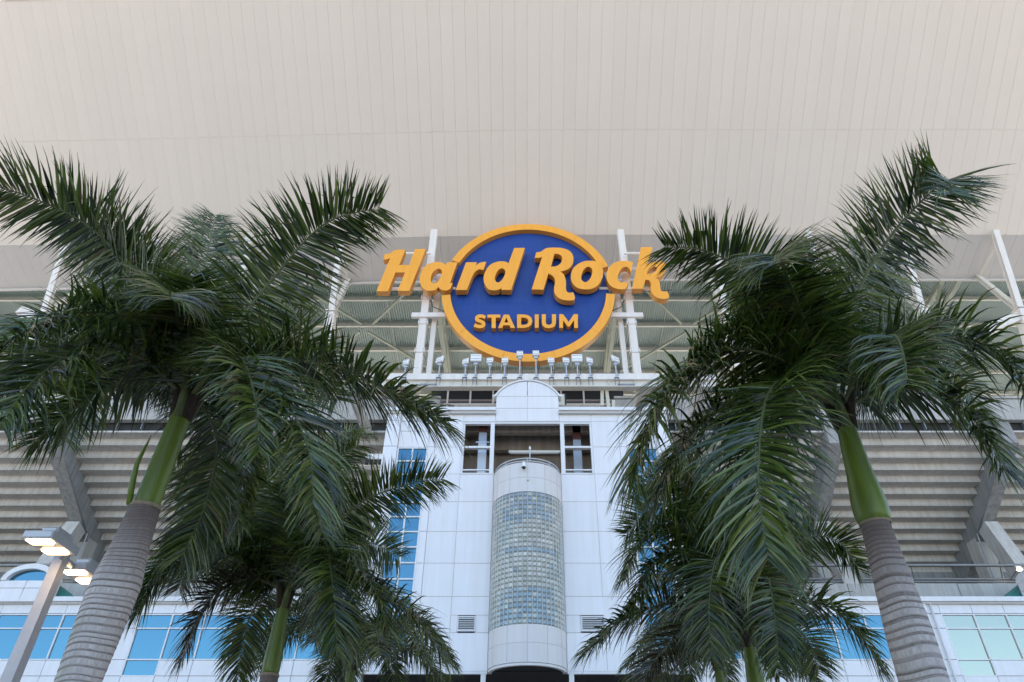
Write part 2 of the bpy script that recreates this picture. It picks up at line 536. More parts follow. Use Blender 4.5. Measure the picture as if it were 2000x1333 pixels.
# rim under the inner edge of the band
mb = MB(); strip(mb, KY + 3.24, KZ - 1.30, KY + 3.40, KZ - 1.30, 0.22); mb.build('eave_rim', M['band'], roof)
mb = MB(); strip(mb, KY + 3.42, KZ - 1.1, KY + 3.52, KZ - 1.1, 6.2); mb.build('eave_backing', M['deck'], roof)
# ribbed deck
DS = 0.14
def deck_z(Y): return 38 + CAMZ - (Y - 41) * DS
pur = [37.1 + 2.95 * i for i in range(14)]
def deck_mesh(L):
    mb = MB(); v = []; f = []
    p = 0.20; n = int(126 / p); i = 0
    for k in range(n):
        x = -63 + k * p
        for dx, dz in ((0, 0), (0.07, 0), (0.09, 0.12), (0.18, 0.12)):
            v.append((x + dx, 0, dz)); v.append((x + dx, L, dz - L * DS))
    m = len(v) // 2
    for k in range(m - 1): f.append((2 * k, 2 * k + 2, 2 * k + 3, 2 * k + 1))
    return mb.add(v, f).mesh('roof_deck', M['deck'])
dm = deck_mesh(2.95)
for Y in pur[:-1]:
    link('roof_deck', dm, roof, (0, Y, deck_z(Y)))
for Y in pur:
    z = deck_z(Y)
    MB().ibeam((-63, Y, z - 0.27), (63, Y, z - 0.20), 0.20, 0.36, 0.03).build('purlin', M['purlin'], roof)
# rafters (trusses running inward) with webs
for X in (-46.4, -33.3, -20.2, -7.1, 7.1, 20.2, 33.3, 46.4):
    mb = MB()
    a = Vector((X, 37.6, deck_z(37.6) - 0.75)); b = Vector((X, 74, deck_z(74) - 0.75))
    mb.ibeam(a, b, 0.30, 0.36, 0.04)
    off = Vector((0, 0, -1.7))
    mb.bar(a + off, b + off, 0.34, 0.34)
    mb.build('rafter', M['rafter'], roof)
    mb = MB()
    for i in range(12):
        t0 = i / 12; t1 = (i + 1) / 12
        p0 = a.lerp(b, t0); p1 = a.lerp(b, t1)
        if i % 2: mb.bar(p0, p1 + off, 0.16, 0.16)
        else: mb.bar(p0 + off, p1, 0.16, 0.16)
    mb.build('truss_web', M['rafter'], roof)
# diagonal braces and sag rods under the deck
for sx in (-1, 1):
    for j in range(4):
        y0 = 40.4 + j * 5.9
        for (xa, xb) in ((8.5, 13.2), (19.2, 14.2)) if j % 2 == 0 else ((13.8, 8.5), (14.5, 19.2)):
            MB().bar((sx * xa, y0, deck_z(y0) - 0.62), (sx * xb, y0 + 5.0, deck_z(y0 + 5.0) - 0.62), 0.18, 0.18).build('roof_brace', M['rafter'], roof)
    for j in range(6):
        x = sx * (2.4 + j * 4.7)
        MB().tube([(x, 37.5, deck_z(37.5) - 0.12), (x, 60, deck_z(60) - 0.12)], 0.035, 6).build('sag_rod', M['purlin'], roof)
# V struts
for sx in (-1, 1):
    for k in range(2, 6):
        X = sx * 6.55 * k
        dy = 0.028 * abs(X) if sx < 0 else 0
        top1 = Vector((X, KY - 0.25 + dy, KZ + 0.12)); top2 = Vector((X, KY + 3.05 + dy, KZ - 1.15))
        node = Vector((X, 34.7 + dy, 29.4 + CAMZ))
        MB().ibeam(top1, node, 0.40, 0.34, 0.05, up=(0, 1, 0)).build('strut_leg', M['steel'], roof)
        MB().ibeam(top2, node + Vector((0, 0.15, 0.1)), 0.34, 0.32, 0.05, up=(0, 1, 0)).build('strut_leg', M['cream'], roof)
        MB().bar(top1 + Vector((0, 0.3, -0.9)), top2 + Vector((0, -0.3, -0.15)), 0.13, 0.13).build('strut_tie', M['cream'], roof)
        MB().box(X - 0.36, X + 0.36, node.y - 0.35, node.y + 0.4, node.z - 0.12, node.z - 0.04).build('strut_plate', M['steel'], roof)
        MB().bar(node + Vector((0, 0, -0.12)), (X, 35.6 + dy, 25.2 + CAMZ), 0.55, 0.6, w2=0.75, d2=0.8).build('strut_base', M['steel'], roof)

for sx in (-1, 1):
    q = [P(CX + sx * 872, 654, 35.3), P(CX + sx * 990, 608, 34.8)]
    MB().bar(q[0], q[1], .5, .62).build('strut_brace', M['steel'], roof)

# ================================================================== SEATING STANDS
SY, SZ = 37.0, 21.3 + CAMZ
RUN, RISE, NR = 0.8, 0.45, 12
RX = [7.1, 18.8, 30.4, 42.0, 53.6]
for sx, side in ((-1, 'left'), (1, 'right')):
    st = thing('seating_stand', 'concrete stand with stepped underside behind the %s palms of the entrance' % side, 'stadium stand',
               (sx * 24, 42, 0), 'concrete stands beside the tower')
    RX[2] = 28.9 if sx < 0 else 29.5
    for b in range(4):
        xa, xb = RX[b] + (0.42 if b or True else 0), RX[b + 1] - 0.42
        wd = xb - xa
        mb = MB()
        # L unit: tread then riser, seen from below
        v = []; th = 0.11
        prof = [(0, 0), (RUN, 0), (RUN, -RISE), (RUN + th, -RISE), (RUN + th, 0.12), (0, 0.12)]
        for x in (-wd / 2, wd / 2): v += [(x, y, z) for y, z in prof]
        n = len(prof)
        f = [tuple(range(n)), tuple(range(n, 2 * n))[::-1]] + [(i, i + n, (i + 1) % n + n, (i + 1) % n) for i in range(n)]
        me = mb.add(v, f).mesh('seating_step', M['concrete'])
        for r in range(NR):
            link('seating_step', me, st, (sx * (xa + xb) / 2, SY + RUN * r, SZ - RISE * r + random.uniform(-.008, .008)))
    for X in RX:
        if X > 53: continue
        # raker beam with sawtooth upper edge
        pts = []
        for r in range(NR + 1):
            pts.append((SY + RUN * r + 0.04, SZ - RISE * r + 0.05))
            if r < NR: pts.append((SY + RUN * (r + 1) + 0.04, SZ - RISE * r + 0.05))
        lo = [(SY + RUN * NR, SZ - RISE * NR - 1.6), (SY + 4.9, SZ - RISE * 4.9 / RUN - 1.25), (SY - 0.3, SZ - 0.9), (SY - 0.3, SZ + 0.6), (SY, SZ + 0.6)]
        loop = [(y, z) for y, z in pts] + lo
        x0 = sx * X
        MB().prism([loop], -0.42, 0.42, mp=lambda a, b, c, x0=x0: (x0 + b, a, c)).build('raker_beam', M['concrete_grey'], st)
        mb = MB()
        zc = SZ - RISE * 6.1 - 1.35
        mb.bar((x0, SY + 4.9, zc), (x0, SY + 2.0, 10.5), 0.86, 1.0)
        mb.bar((x0, SY + 6.5, zc - 0.3), (x0, SY + 6.9, 0), 0.86, 1.1)
        mb.build('raker_column', M['concrete'], st)
        MB().tube([(x0 - sx * 0.5, SY + 0.8, SZ - 1.6), (x0 - sx * 0.5, SY + 5.5, SZ - 4.3), (x0 - sx * 0.5, SY + 6.0, 8)], 0.05, 6).build('drain_pipe', M['grey'], st)
    xa, xb = (-54, -5.5) if sx < 0 else (5.5, 54)
    # rear parapet of the stand, split in precast units
    n = 8
    for i in range(n):
        a = xa + (xb - xa) * i / n; b = xa + (xb - xa) * (i + 1) / n
        MB().box(a + 0.012, b - 0.012, SY - 0.45, SY - 0.05, SZ + 0.65, SZ + 2.15, 0.02).build('parapet_panel', M['wallconc'], st)
    MB().box(xa, xb, SY - 0.55, SY, SZ + 2.17, SZ + 2.32).build('parapet_cap', M['wallconc'], st)
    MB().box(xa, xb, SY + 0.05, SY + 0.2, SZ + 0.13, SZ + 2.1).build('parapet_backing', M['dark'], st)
    for i in range(32):
        x = xa + 0.6 + i * 1.55
        if x > xb: break
        MB().box(x - 0.025, x + 0.025, SY - 0.2, SY + 0.05, SZ + 0.14, SZ + 0.64).build('parapet_bracket', M['grey'], st)
    # lower slab to the field and dark concourse wall
    MB().box(xa, xb, SY + RUN * NR - 0.06, SY + RUN * NR + 0.4, 0, SZ - RISE * NR - 0.004).build('concourse_wall', M['concrete_grey'], st)
    MB().bar((sx * 24, SY + RUN * NR + 0.8, SZ - RISE * NR), (sx * 24, 66, 4), 58, 0.3).build('lower_tier', M['concrete'], st)
    # concrete wall in front of the concourse
    n = 8
    for i in range(n):
        a = xa + (xb - xa) * i / n; b = xa + (xb - xa) * (i + 1) / n
        MB().box(a + 0.015, b - 0.015, 38.0, 38.35, 4, 12.35 + CAMZ, 0.02).build('concourse_panel', M['wallconc'], st)
    MB().box(xa, xb, 38.1, 46.5, 10.3, 10.5).build('concourse_floor', M['concrete_grey'], st)
    # service pipes
    for (yy, z, r) in ((39.6, P(0, 1104, 39.6).z, 0.09), (40.2, P(0, 1131, 40.2).z, 0.07), (40.1, P(0, 1136, 40.1).z, 0.05)):
        MB().tube([(xa + 0.5, yy, z), (xb, yy, z)], r, 10).build('service_pipe', M['pipe'], st, smooth=True)
    for i in range(18):
        x = xa + 1.3 + i * 2.6
        MB().bar((x, 39.6, P(0, 1104, 39.6).z + 0.1), (x + 0.25, 40.2, P(0, 1131, 40.2).z), 0.05, 0.05).build('pipe_hanger', M['grey'], st)
    # hanging rods on the lowest steps
    mb = MB()
    for i in range(40):
        x = xa + 1 + random.random() * (xb - xa - 2)
        r = random.choice([8, 9, 10, 11])
        y = SY + RUN * r - 0.02
        mb.tube([(x, y, SZ - RISE * r + 0.25), (x, y + 0.02, SZ - RISE * (r + 1) - random.random() * 0.5)], 0.012, 4)
    o = mb.build('hanger_rod', M['grey'], st); o['kind'] = 'stuff'

# ================================================================== STAIR TOWER
TY = 30.0
tower = thing('stair_tower', 'white panelled stair tower with arched pediment and curved glass block bay', 'tower', (0, TY, 0))
def tz(py): return Hh(py, TY)
joints = [823, 873, 925.5, 980, 1038, 1100, 1165, 1235.5]
zb = tz(1311)
zs = [tz(j) for j in joints] + [zb]
cols = [-7.12, -6.42, -4.92, -4.58, -3.24, -1.62]
def panel(x0, x1, z0, z1, Y, root, m=M['white'], g=0.011, th=0.10, name='cladding_panel'):
    return MB().box(x0 + g, x1 - g, Y, Y + th, z0 + g, z1 - g, 0.008).build(name, m, root)
WT = tz(875); PH = 0.716; NW = 13
wzb = WT - PH * NW
for sx in (-1, 1):
    def X(a): return sx * a
    def pn(a, b, z0, z1, dy=0.0, th=0.10):
        x0, x1 = sorted((sx * a, sx * b))
        return panel(x0, x1, z0, z1, TY + dy, tower, th=th)
    # rows between joints
    for i in range(len(zs) - 1):
        z1, z0 = zs[i], zs[i + 1]
        if i >= 2:      # below the openings
            if i == 6:  # louvre row
                zl1, zl0 = tz(1201.5), tz(1235.5)
                pn(3.24, 4.58, z0, z1)
                lx = (2.18, 2.95) if sx < 0 else (2.26, 3.28)
                if sx < 0: pn(lx[1], 3.24, z0, zl1)
                pn(1.62, lx[0], z0, zl1)
                pn(1.62, max(3.24, lx[1]), zl1, z1)
            else:
                pn(1.62, 3.24, z0, z1)
                pn(3.24, 4.58, z0, z1)
        else:
            pn(3.24, 4.58, z0, z1)
        pn(4.58, 4.92, z0, z1, -0.03, 0.13)
        pn(6.42, 7.12, z0, z1, -0.10, 0.2)
    # row above the openings, up to cornice
    zt = Hh(801, TY - .32) - 0.02
    for a, b in ((1.62, 3.24), (3.24, 4.58), (4.58, 4.92), (4.92, 6.42), (6.42, 7.12)):
        pn(a, b, zs[0], zt, 0 if b != 7.12 else -0.10, 0.1 if b != 7.12 else 0.2)
    # above / below the window strip
    for (z0, z1) in ((tz(842), zs[0]), (WT + 0.05, tz(842))): pn(4.92, 6.42, z0, z1)
    pn(4.92, 6.42, zb, wzb - 0.03)
    # window strip: white grid and square panes
    mb = MB()
    xa, xm, xb = 4.95, 5.66, 6.38
    for xx in (xa, xm, xb):
        mb.box(*sorted((sx * (xx - 0.035), sx * (xx + 0.035))), TY - 0.02, TY + 0.10, wzb, WT + 0.03)
    for r in range(NW + 1):
        for (p, q) in ((xa + 0.037, xm - 0.037), (xm + 0.037, xb - 0.037)):
            mb.box(*sorted((sx * p, sx * q)), TY - 0.018, TY + 0.10, WT - PH * r - 0.032, WT - PH * r + 0.032)
    fr = mb.build('window_frame', M['trim'], tower)
    for r in range(NW):
        for (p, q) in ((xa, xm), (xm, xb)):
            w_, h_ = (q - p) / 2 - 0.036, PH / 2 - 0.034
            o = MB().box(-w_, w_, 0, 0.02, -h_, h_).build('window_pane', M['glass'], tower)
            o.location = (sx * (p + q) / 2, TY + 0.045, WT - PH * (r + 0.5))
            o.rotation_euler = (random.gauss(0, 0.002), 0, random.gauss(0, 0.002))
    # cornice with drip edge
    x0, x1 = sorted((sx * 1.60, sx * 7.30))
    MB().box(x0, x1, TY - 0.32, TY + 0.5, Hh(801, TY - .32) + 0.02, Hh(794.5, TY - .32)).build('cornice', M['trim'], tower)
    MB().box(x0, x1, TY - 0.20, TY + 0.5, Hh(801, TY - .32) - 0.09, Hh(801, TY - .32) + 0.017).build('cornice_drip', M['joint'], tower)
    # side wall
    MB().box(*sorted((sx * 7.0, sx * 7.10)), TY + 0.12, TY + 6, 0, tz(801)).build('side_wall', M['white'], tower)
    # louvre
    zl1, zl0 = tz(1203.5), tz(1233)
    lx = (2.18, 2.95) if sx < 0 else (2.26, 3.28)
    lv = MB()
    a, b = sorted((sx * lx[0], sx * lx[1]))
    for q in ((a, a + 0.05, zl0, zl1), (b - 0.05, b, zl0, zl1), (a + 0.052, b - 0.052, zl0, zl0 + 0.05), (a + 0.052, b - 0.052, zl1 - 0.05, zl1)):
        lv.box(q[0], q[1], TY - 0.03, TY + 0.12, q[2], q[3])
    lv.build('louvre_frame', M['trim'], tower)
    MB().box(a + 0.03, b - 0.03, TY + 0.24, TY + 0.26, zl0 - .1, zl1 + .1).build('louvre_back', M['black'], tower)
    nb = 6
    for i in range(nb):
        z = zl0 + 0.07 + (zl1 - zl0 - 0.10) * i / nb
        MB().add([(a + 0.055, TY - 0.01, z), (b - 0.055, TY - 0.01, z), (b - 0.055, TY + 0.07, z + 0.012), (a + 0.055, TY + 0.07, z + 0.012),
                  (a + 0.055, TY - 0.01, z + 0.03), (b - 0.055, TY - 0.01, z + 0.03), (b - 0.055, TY + 0.07, z + 0.036), (a + 0.055, TY + 0.07, z + 0.036)],
                 [(0, 1, 2, 3), (7, 6, 5, 4), (0, 4, 5, 1), (1, 5, 6, 2), (2, 6, 7, 3), (3, 7, 4, 0)]).build('louvre_slat', M['trim'], tower)
# sealant backing behind the panels (with holes left for openings)
mb = MB()
zo0, zo1 = tz(924), tz(826)
for (a, b, z0, z1) in ((-7.0, -4.93, wzb - .5, tz(801)), (4.93, 7.0, wzb - .5, tz(801)), (-7.0, -4.93, zb, wzb - .5), (4.93, 7.0, zb, wzb - .5),
                       (-4.93, -3.22, zb, tz(801)), (3.22, 4.93, zb, tz(801)),
                       (-3.22, -1.5, zb, tz(1236)), (1.5, 3.22, zb, tz(1236)), (-3.22, -1.5, tz(1201), zo0 - .02), (1.5, 3.22, tz(1201), zo0 - .02),
                       (-2.2, -1.5, tz(1236), tz(1201)), (1.5, 2.2, tz(1236), tz(1201)), (-3.22, -2.93, tz(1236), tz(1201)),
                       (-3.22, 3.22, zo1 + 0.02, tz(801))):
    mb.box(a, b, TY + (0.075 if abs(a) > 4.9 and abs(b) > 4.9 else 0.022), TY + 0.2, z0, z1)
mb.build('panel_backing', M['joint'], tower)
# pediment: four pieces with a segmental arch
zp0, zsps, zpt = tz(823), tz(774.6), tz(745)
hw = 1.63; rise = zpt - zsps; ra = (hw * hw + rise * rise) / (2 * rise); zcn = zpt - ra
def arc(x0, x1, n=10): return [(x0 + (x1 - x0) * i / n, zcn + math.sqrt(max(0, ra * ra - (x0 + (x1 - x0) * i / n) ** 2))) for i in range(n + 1)]
gg = 0.014
for s in (-1, 1):
    a, b = sorted((s * gg, s * (hw - 0.02)))
    MB().box(a, b, TY - 0.02, TY + 0.3, zp0 + gg, tz(798) - gg, 0.008).build('pediment_panel', M['white'], tower)
    MB().box(a, b, TY - 0.02, TY + 0.3, tz(798) + gg, zsps - gg, 0.008).build('pediment_panel', M['white'], tower)
    ar = arc(s * gg, s * (hw - 0.03))
    ar = [(x, z - 0.02) for x, z in ar]
    MB().prism([[(s * gg, zsps + gg)] + ar + [(s * (hw - 0.03), zsps + gg)]], TY - 0.02, TY + 0.3).build('pediment_panel', M['white'], tower)
MB().box(-1.58, 1.58, TY + 0.002, TY + 0.28, zp0 + .03, zsps + 0.05).build('pediment_backing', M['joint'], tower)
cap = arc(-hw - 0.06, hw + 0.06, 24)
cap = [(-hw - 0.12, zsps - 0.06)] + [(x, z + 0.0) for x, z in arc(-hw + 0.01, hw - 0.01, 24)] + [(hw + 0.12, zsps - 0.06)]
outer = [(x * 1.035, z + 0.07) for x, z in cap]
MB().prism([cap + outer[::-1]], TY - 0.10, TY + 0.45).build('pediment_coping', M['trim'], tower)
# open belvedere: frames and recess
zo0, zo1 = tz(924), tz(826)
ztr, zrl = tz(873), tz(917)
for s in (-1, 1):
    mb = MB()
    mb.box(*sorted((s * 1.65, s * 1.85)), TY - 0.03, TY + 0.22, zo0, zo1)
    mb.box(*sorted((s * 3.14, s * 3.235)), TY - 0.02, TY + 0.2, zo0, zo1)
    mb.box(*sorted((s * 1.852, s * 3.138)), TY - 0.015, TY + 0.18, zo1 - 0.06, zo1)
    mb.box(*sorted((s * 1.852, s * 3.138)), TY - 0.015, TY + 0.18, ztr - 0.05, ztr + 0.05)
    mb.box(*sorted((s * 1.852, s * 3.138)), TY + 0.02, TY + 0.10, zrl - 0.03, zrl + 0.03)
    mb.box(*sorted((s * 1.60, s * 3.22)), TY - 0.04, TY + 0.2, zo0 - 0.06, zo0 - 0.002)
    mb.build('opening_frame', M['trim'], tower)
MB().box(-1.648, 1.648, TY - 0.015, TY + 0.18, zo1 - 0.05, zo1).build('opening_lintel', M['trim'], tower)
D2 = TY + 2.9
MB().box(-3.6, 3.6, D2, D2 + 0.2, zo0 - 1.2, zo1 + 1.5).build('recess_wall', M['interior'], tower)
MB().box(-3.8, -3.6, TY + 0.2, D2, zo0 - 1.2, zo1 + 1.2).build('recess_wall', M['interior'], tower)
MB().box(3.6, 3.8, TY + 0.2, D2, zo0 - 1.2, zo1 + 1.2).build('recess_wall', M['interior'], tower)
MB().box(-3.6, 3.6, TY + 0.2, D2, zo1 + 1.0, zo1 + 1.2).build('recess_ceiling', M['interior'], tower)
MB().box(-3.6, 3.6, TY + 0.2, D2, zo0 - 1.2, zo0 - 1.0).build('recess_floor', M['concrete_grey'], tower)
MB().box(-3.6, 3.6, TY + 0.9, TY + 1.25, zo1 - 0.02, zo1 + 0.98).build('recess_beam', M['interior'], tower)
MB().box(-3.6, 3.6, TY + 2.2, TY + 2.55, zo1 - 0.35, zo1 + 0.98).build('recess_beam', M['interior'], tower)
MB().box(-3.6, 3.6, D2 - 0.08, D2 - 0.002, zo0 + 0.95, zo0 + 1.15).build('recess_ledge', M['interior'], tower)
# portal below the tower
mb = MB()
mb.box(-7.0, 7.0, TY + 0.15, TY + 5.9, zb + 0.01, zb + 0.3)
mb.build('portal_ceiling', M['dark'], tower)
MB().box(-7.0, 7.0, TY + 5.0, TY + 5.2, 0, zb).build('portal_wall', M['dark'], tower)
MB().box(-7.0, 7.0, TY + 4.6, TY + 4.7, zb - 1.05, zb - 0.92).build('portal_rail', M['cream'], tower)
for i in range(15):
    MB().box(-6.9 + i * 0.95, -6.82 + i * 0.95, TY + 4.72, TY + 4.8, 0, zb - 0.5).build('portal_mullion', M['grey'], tower)
MB().box(-6.95, 6.95, TY + 4.85, TY + 4.9, 0, zb - 1.1).build('portal_glazing', M['interior'], tower)
for s in (-1, 1):
    MB().box(*sorted((s * 1.68, s * 1.88)), TY + 0.0, TY + 0.22, 0, zb - 0.02).build('portal_column', M['trim'], tower)
    MB().box(*sorted((s * 6.7, s * 7.1)), TY, TY + 0.4, 0, zb - 0.02).build('portal_column', M['trim'], tower)
MB().box(-7.1, -1.62, TY - 0.02, TY + 0.14, zb - 0.10, zb - 0.004).build('portal_lintel', M['trim'], tower)
MB().box(1.62, 7.1, TY - 0.02, TY + 0.14, zb - 0.10, zb - 0.004).build('portal_lintel', M['trim'], tower)
# curved bay
BR = 1.6
bz = [Hh(1293, TY - BR), Hh(1254, TY - BR), Hh(1217.7, TY - BR)]
tzs = [Hh(959.7, TY - BR), Hh(931.7, TY - BR), Hh(902.7, TY - BR)]
def curved(a0, a1, z0, z1, r0, r1, n=8, g=0.0):
    v = []; f = []
    for i in range(n + 1):
        a = a0 + (a1 - a0) * i / n
        for r in (r0, r1):
            for z in (z0, z1):
                v.append((r * math.cos(a), TY + r * math.sin(a), z))
    for i in range(n):
        o = i * 4; p = o + 4
        f += [(o + 2, p + 2, p + 3, o + 3), (o, o + 1, p + 1, p), (o + 1, o + 3, p + 3, p + 1), (o, p, p + 2, o + 2)]
    f += [(0, 2, 3, 1), (n * 4, n * 4 + 1, n * 4 + 3, n * 4 + 2)]
    return MB().add(v, f)
ga = 0.008
for (z0, z1) in ((bz[0], bz[1]), (bz[1], bz[2]), (tzs[0], tzs[1]), (tzs[1], tzs[2])):
    for k in range(6):
        a0 = math.pi + k * math.pi / 6 + ga; a1 = math.pi + (k + 1) * math.pi / 6 - ga
        curved(a0, a1, z0 + 0.009, z1 - 0.009, BR - 0.1, BR).build('bay_panel', M['bay'], tower)
curved(math.pi, 2 * math.pi, bz[0] + .02, bz[2] - .01, BR - 0.12, BR - 0.015, 40).build('bay_backing', M['joint'], tower)
curved(math.pi, 2 * math.pi, tzs[0] + .01, tzs[2] - .02, BR - 0.12, BR - 0.015, 40).build('bay_backing', M['joint'], tower)
curved(math.pi, 2 * math.pi, bz[0] - 0.10, bz[0] - 0.005, BR - 0.16, BR - 0.02, 40).build('bay_drip', M['bay'], tower)
lid = [(BR * 0.97 * math.cos(math.pi + i * math.pi / 30), TY + BR * 0.97 * math.sin(math.pi + i * math.pi / 30)) for i in range(31)]
MB().add([(x, y, tzs[2] - 0.1) for x, y in lid], [tuple(range(31))]).build('bay_lid', M['bay'], tower)
MB().add([(x, y, bz[0] + 0.03) for x, y in lid], [tuple(range(31))[::-1]]).build('bay_floor', M['dark'], tower)
curved(math.pi, 2 * math.pi, bz[2] + .0, tzs[0] - .0, BR - 0.16, BR - 0.03, 48).build('block_mortar', M['mortar'], tower)
for ang in (math.pi + 0.012, 2 * math.pi - 0.012):
    curved(ang - 0.02, ang + 0.02, bz[2], tzs[0], BR - 0.05, BR + 0.02, 2).build('bay_trim', M['grey'], tower)
NC, NRW = 24, 27
mb_f, mb_sky = MB(), MB()
da = math.pi / NC; dz = (tzs[0] - bz[2]) / NRW
for c in range(NC):
    for r in range(NRW):
        a0 = math.pi + c * da; z0 = bz[2] + r * dz
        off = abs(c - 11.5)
        sky_tint = (r < 7 and off < 5.8) or (r > 20 and off < 6.5) or (r in (14,) and off < 7)  # blocks coloured bluish where sky would show in the bay
        if random.random() < (.22 if sky_tint else .02): sky_tint = not sky_tint
        mb = mb_sky if sky_tint else mb_f
        g_ = 0.085; v = []
        zi0, zi1 = z0 + dz * 0.085, z0 + dz * 0.915
        def pt(aa, zz, rr): return (rr * math.cos(aa), TY + rr * math.sin(aa), zz)
        A0, A1 = a0 + da * g_, a0 + da * (1 - g_)
        rim = [pt(A0, zi0, BR - .025), pt(A1, zi0, BR - .025), pt(A1, zi1, BR - .025), pt(A0, zi1, BR - .025)]
        e = 0.16
        B0, B1 = A0 + da * e, A1 - da * e
        q = dz * e
        j = [random.uniform(-.004, .004) for _ in range(4)]
        inn = [pt(B0, zi0 + q, BR + j[0]), pt(B1, zi0 + q, BR + j[1]), pt(B1, zi1 - q, BR + j[2]), pt(B0, zi1 - q, BR + j[3])]
        mb.add(rim + inn, [(4, 5, 6, 7), (0, 1, 5, 4), (1, 2, 6, 5), (2, 3, 7, 6), (3, 0, 4, 7)])
o = mb_f.build('glass_block', M['block'], tower); o['kind'] = 'stuff'
o = mb_sky.build('glass_block', M['block_sky'], tower); o['kind'] = 'stuff'
for c in range(1, NC):
    a = math.pi + c * da
    curved(a - .005, a + .005, bz[2] + .004, tzs[0] - .004, BR - .04, BR - .010, 1).build('glazing_bar', M['cream'], tower)
# guard rail on the bay
for dzr in (0.10, 0.24):
    pts = [(1.52 * math.cos(math.pi + i * math.pi / 30), TY + 1.52 * math.sin(math.pi + i * math.pi / 30), tzs[2] + dzr) for i in range(31)]
    MB().tube(pts, 0.03, 8).build('guard_rail', M['galv'], tower, smooth=True)
mb = MB()
for i in (1, 8, 15, 22, 29):
    a = math.pi + i * math.pi / 30
    x, y = 1.52 * math.cos(a), TY + 1.52 * math.sin(a)
    mb.tube([(x, y, tzs[2] - 0.12), (x, y, tzs[2] + 0.25)], 0.022, 6)
mb.build('rail_post', M['galv'], tower)

# things on and in the tower
p = P(1035, 901, TY - 1.45)
t = thing('mast_lamp', 'thin grey mast with white tip standing at the rail of the curved bay', 'mast', p)
MB().tube([p, p + Vector((0, 0, 0.62))], 0.025, 8).build('mast', M['galv'], t)
MB().lathe([(0.0, 0.80), (0.03, 0.77), (0.05, 0.66), (0.05, 0.62), (0.0, 0.62)], p, 10).build('lamp_tip', M['floodback'], t, smooth=True)
p = P(1023, 908, TY - BR - 0.05)
t = thing('security_camera', 'white dome security camera on the top panels of the curved bay', 'camera', p)
MB().box(p.x - .06, p.x + .06, p.y - .10, p.y + .06, p.z - .12, p.z + .12, .01).build('bracket', M['floodback'], t)
cc = (p.x, p.y - .12, p.z - .17)
MB().lathe([(0, .10), (.07, .09), (.11, .04), (.115, 0)], cc, 16).build('housing', M['floodback'], t, smooth=True)
MB().lathe([(.085, 0), (.08, -.05), (.05, -.085), (0, -.095)], cc, 16).build('dome', M['black'], t, smooth=True)
p = P(1031, 937, TY - BR - 0.01)
tag(MB().lathe([(0, .05), (.05, .03), (.06, -.02), (.04, -.06), (0, -.07)], p, 10).build('sensor', M['beige'], None, smooth=True),
    'tiny beige sensor on the curved bay just below the dome camera', 'sensor')
a = P(993.5, 884, TY + 1.6); b = P(1094, 884, TY + 1.6)
t = thing('strip_light', 'long white fluorescent strip light hung in the tower opening', 'light', (a + b) / 2)
MB().box(a.x, b.x, a.y - .07, a.y + .07, a.z - .02, a.z + .10).build('housing', M['tube'], t)
for k in (-.04, .04):
    MB().tube([(a.x + .08, a.y + k, a.z - .045), (b.x - .08, a.y + k, a.z - .045)], .02, 8).build('lamp_tube', M['tube'], t)
mb = MB()
for x in (a.x + .2, b.x - .2): mb.tube([(x, a.y, a.z + .1), (x, a.y, zo1 + 1.0)], .012, 5)
mb.build('hanger', M['grey'], t)
def duct(px, pyl, name_lab, low_m, Y):
    c = P(px, 875, Y); w2 = 0.21
    t = thing('ventilation_duct', name_lab, 'duct', (c.x, c.y, zo0 - 1.0), 'ducts in the tower openings')
    z0, z1, z2, z3 = zo0 - 1.0, Hh(pyl, Y), Hh(pyl - 20, Y), zo1 + .98
    MB().box(c.x - w2, c.x + w2, Y - .2, Y + .2, z0, z1).build('lower_duct', low_m, t)
    MB().box(c.x - w2 * .96, c.x + w2 * .96, Y - .19, Y + .19, z1 + .003, z2).build('damper', M['grey'], t)
    MB().box(c.x - w2, c.x + w2, Y - .2, Y + .2, z2 + .003, z3).build('upper_duct', M['maroon'], t)
    MB().box(c.x - w2 * 1.6, c.x + w2 * 1.6, Y - .24, Y - .21, z1 - .02, z1 + .03).build('hanger_bar', M['galv'], t)
duct(942.5, 868, 'white vertical duct with maroon top inside the opening left of the bay', M['duct'], TY + 0.75)
duct(1127, 882, 'dark grey vertical duct with maroon top inside the opening right of the bay', M['grey'], TY + 1.1)

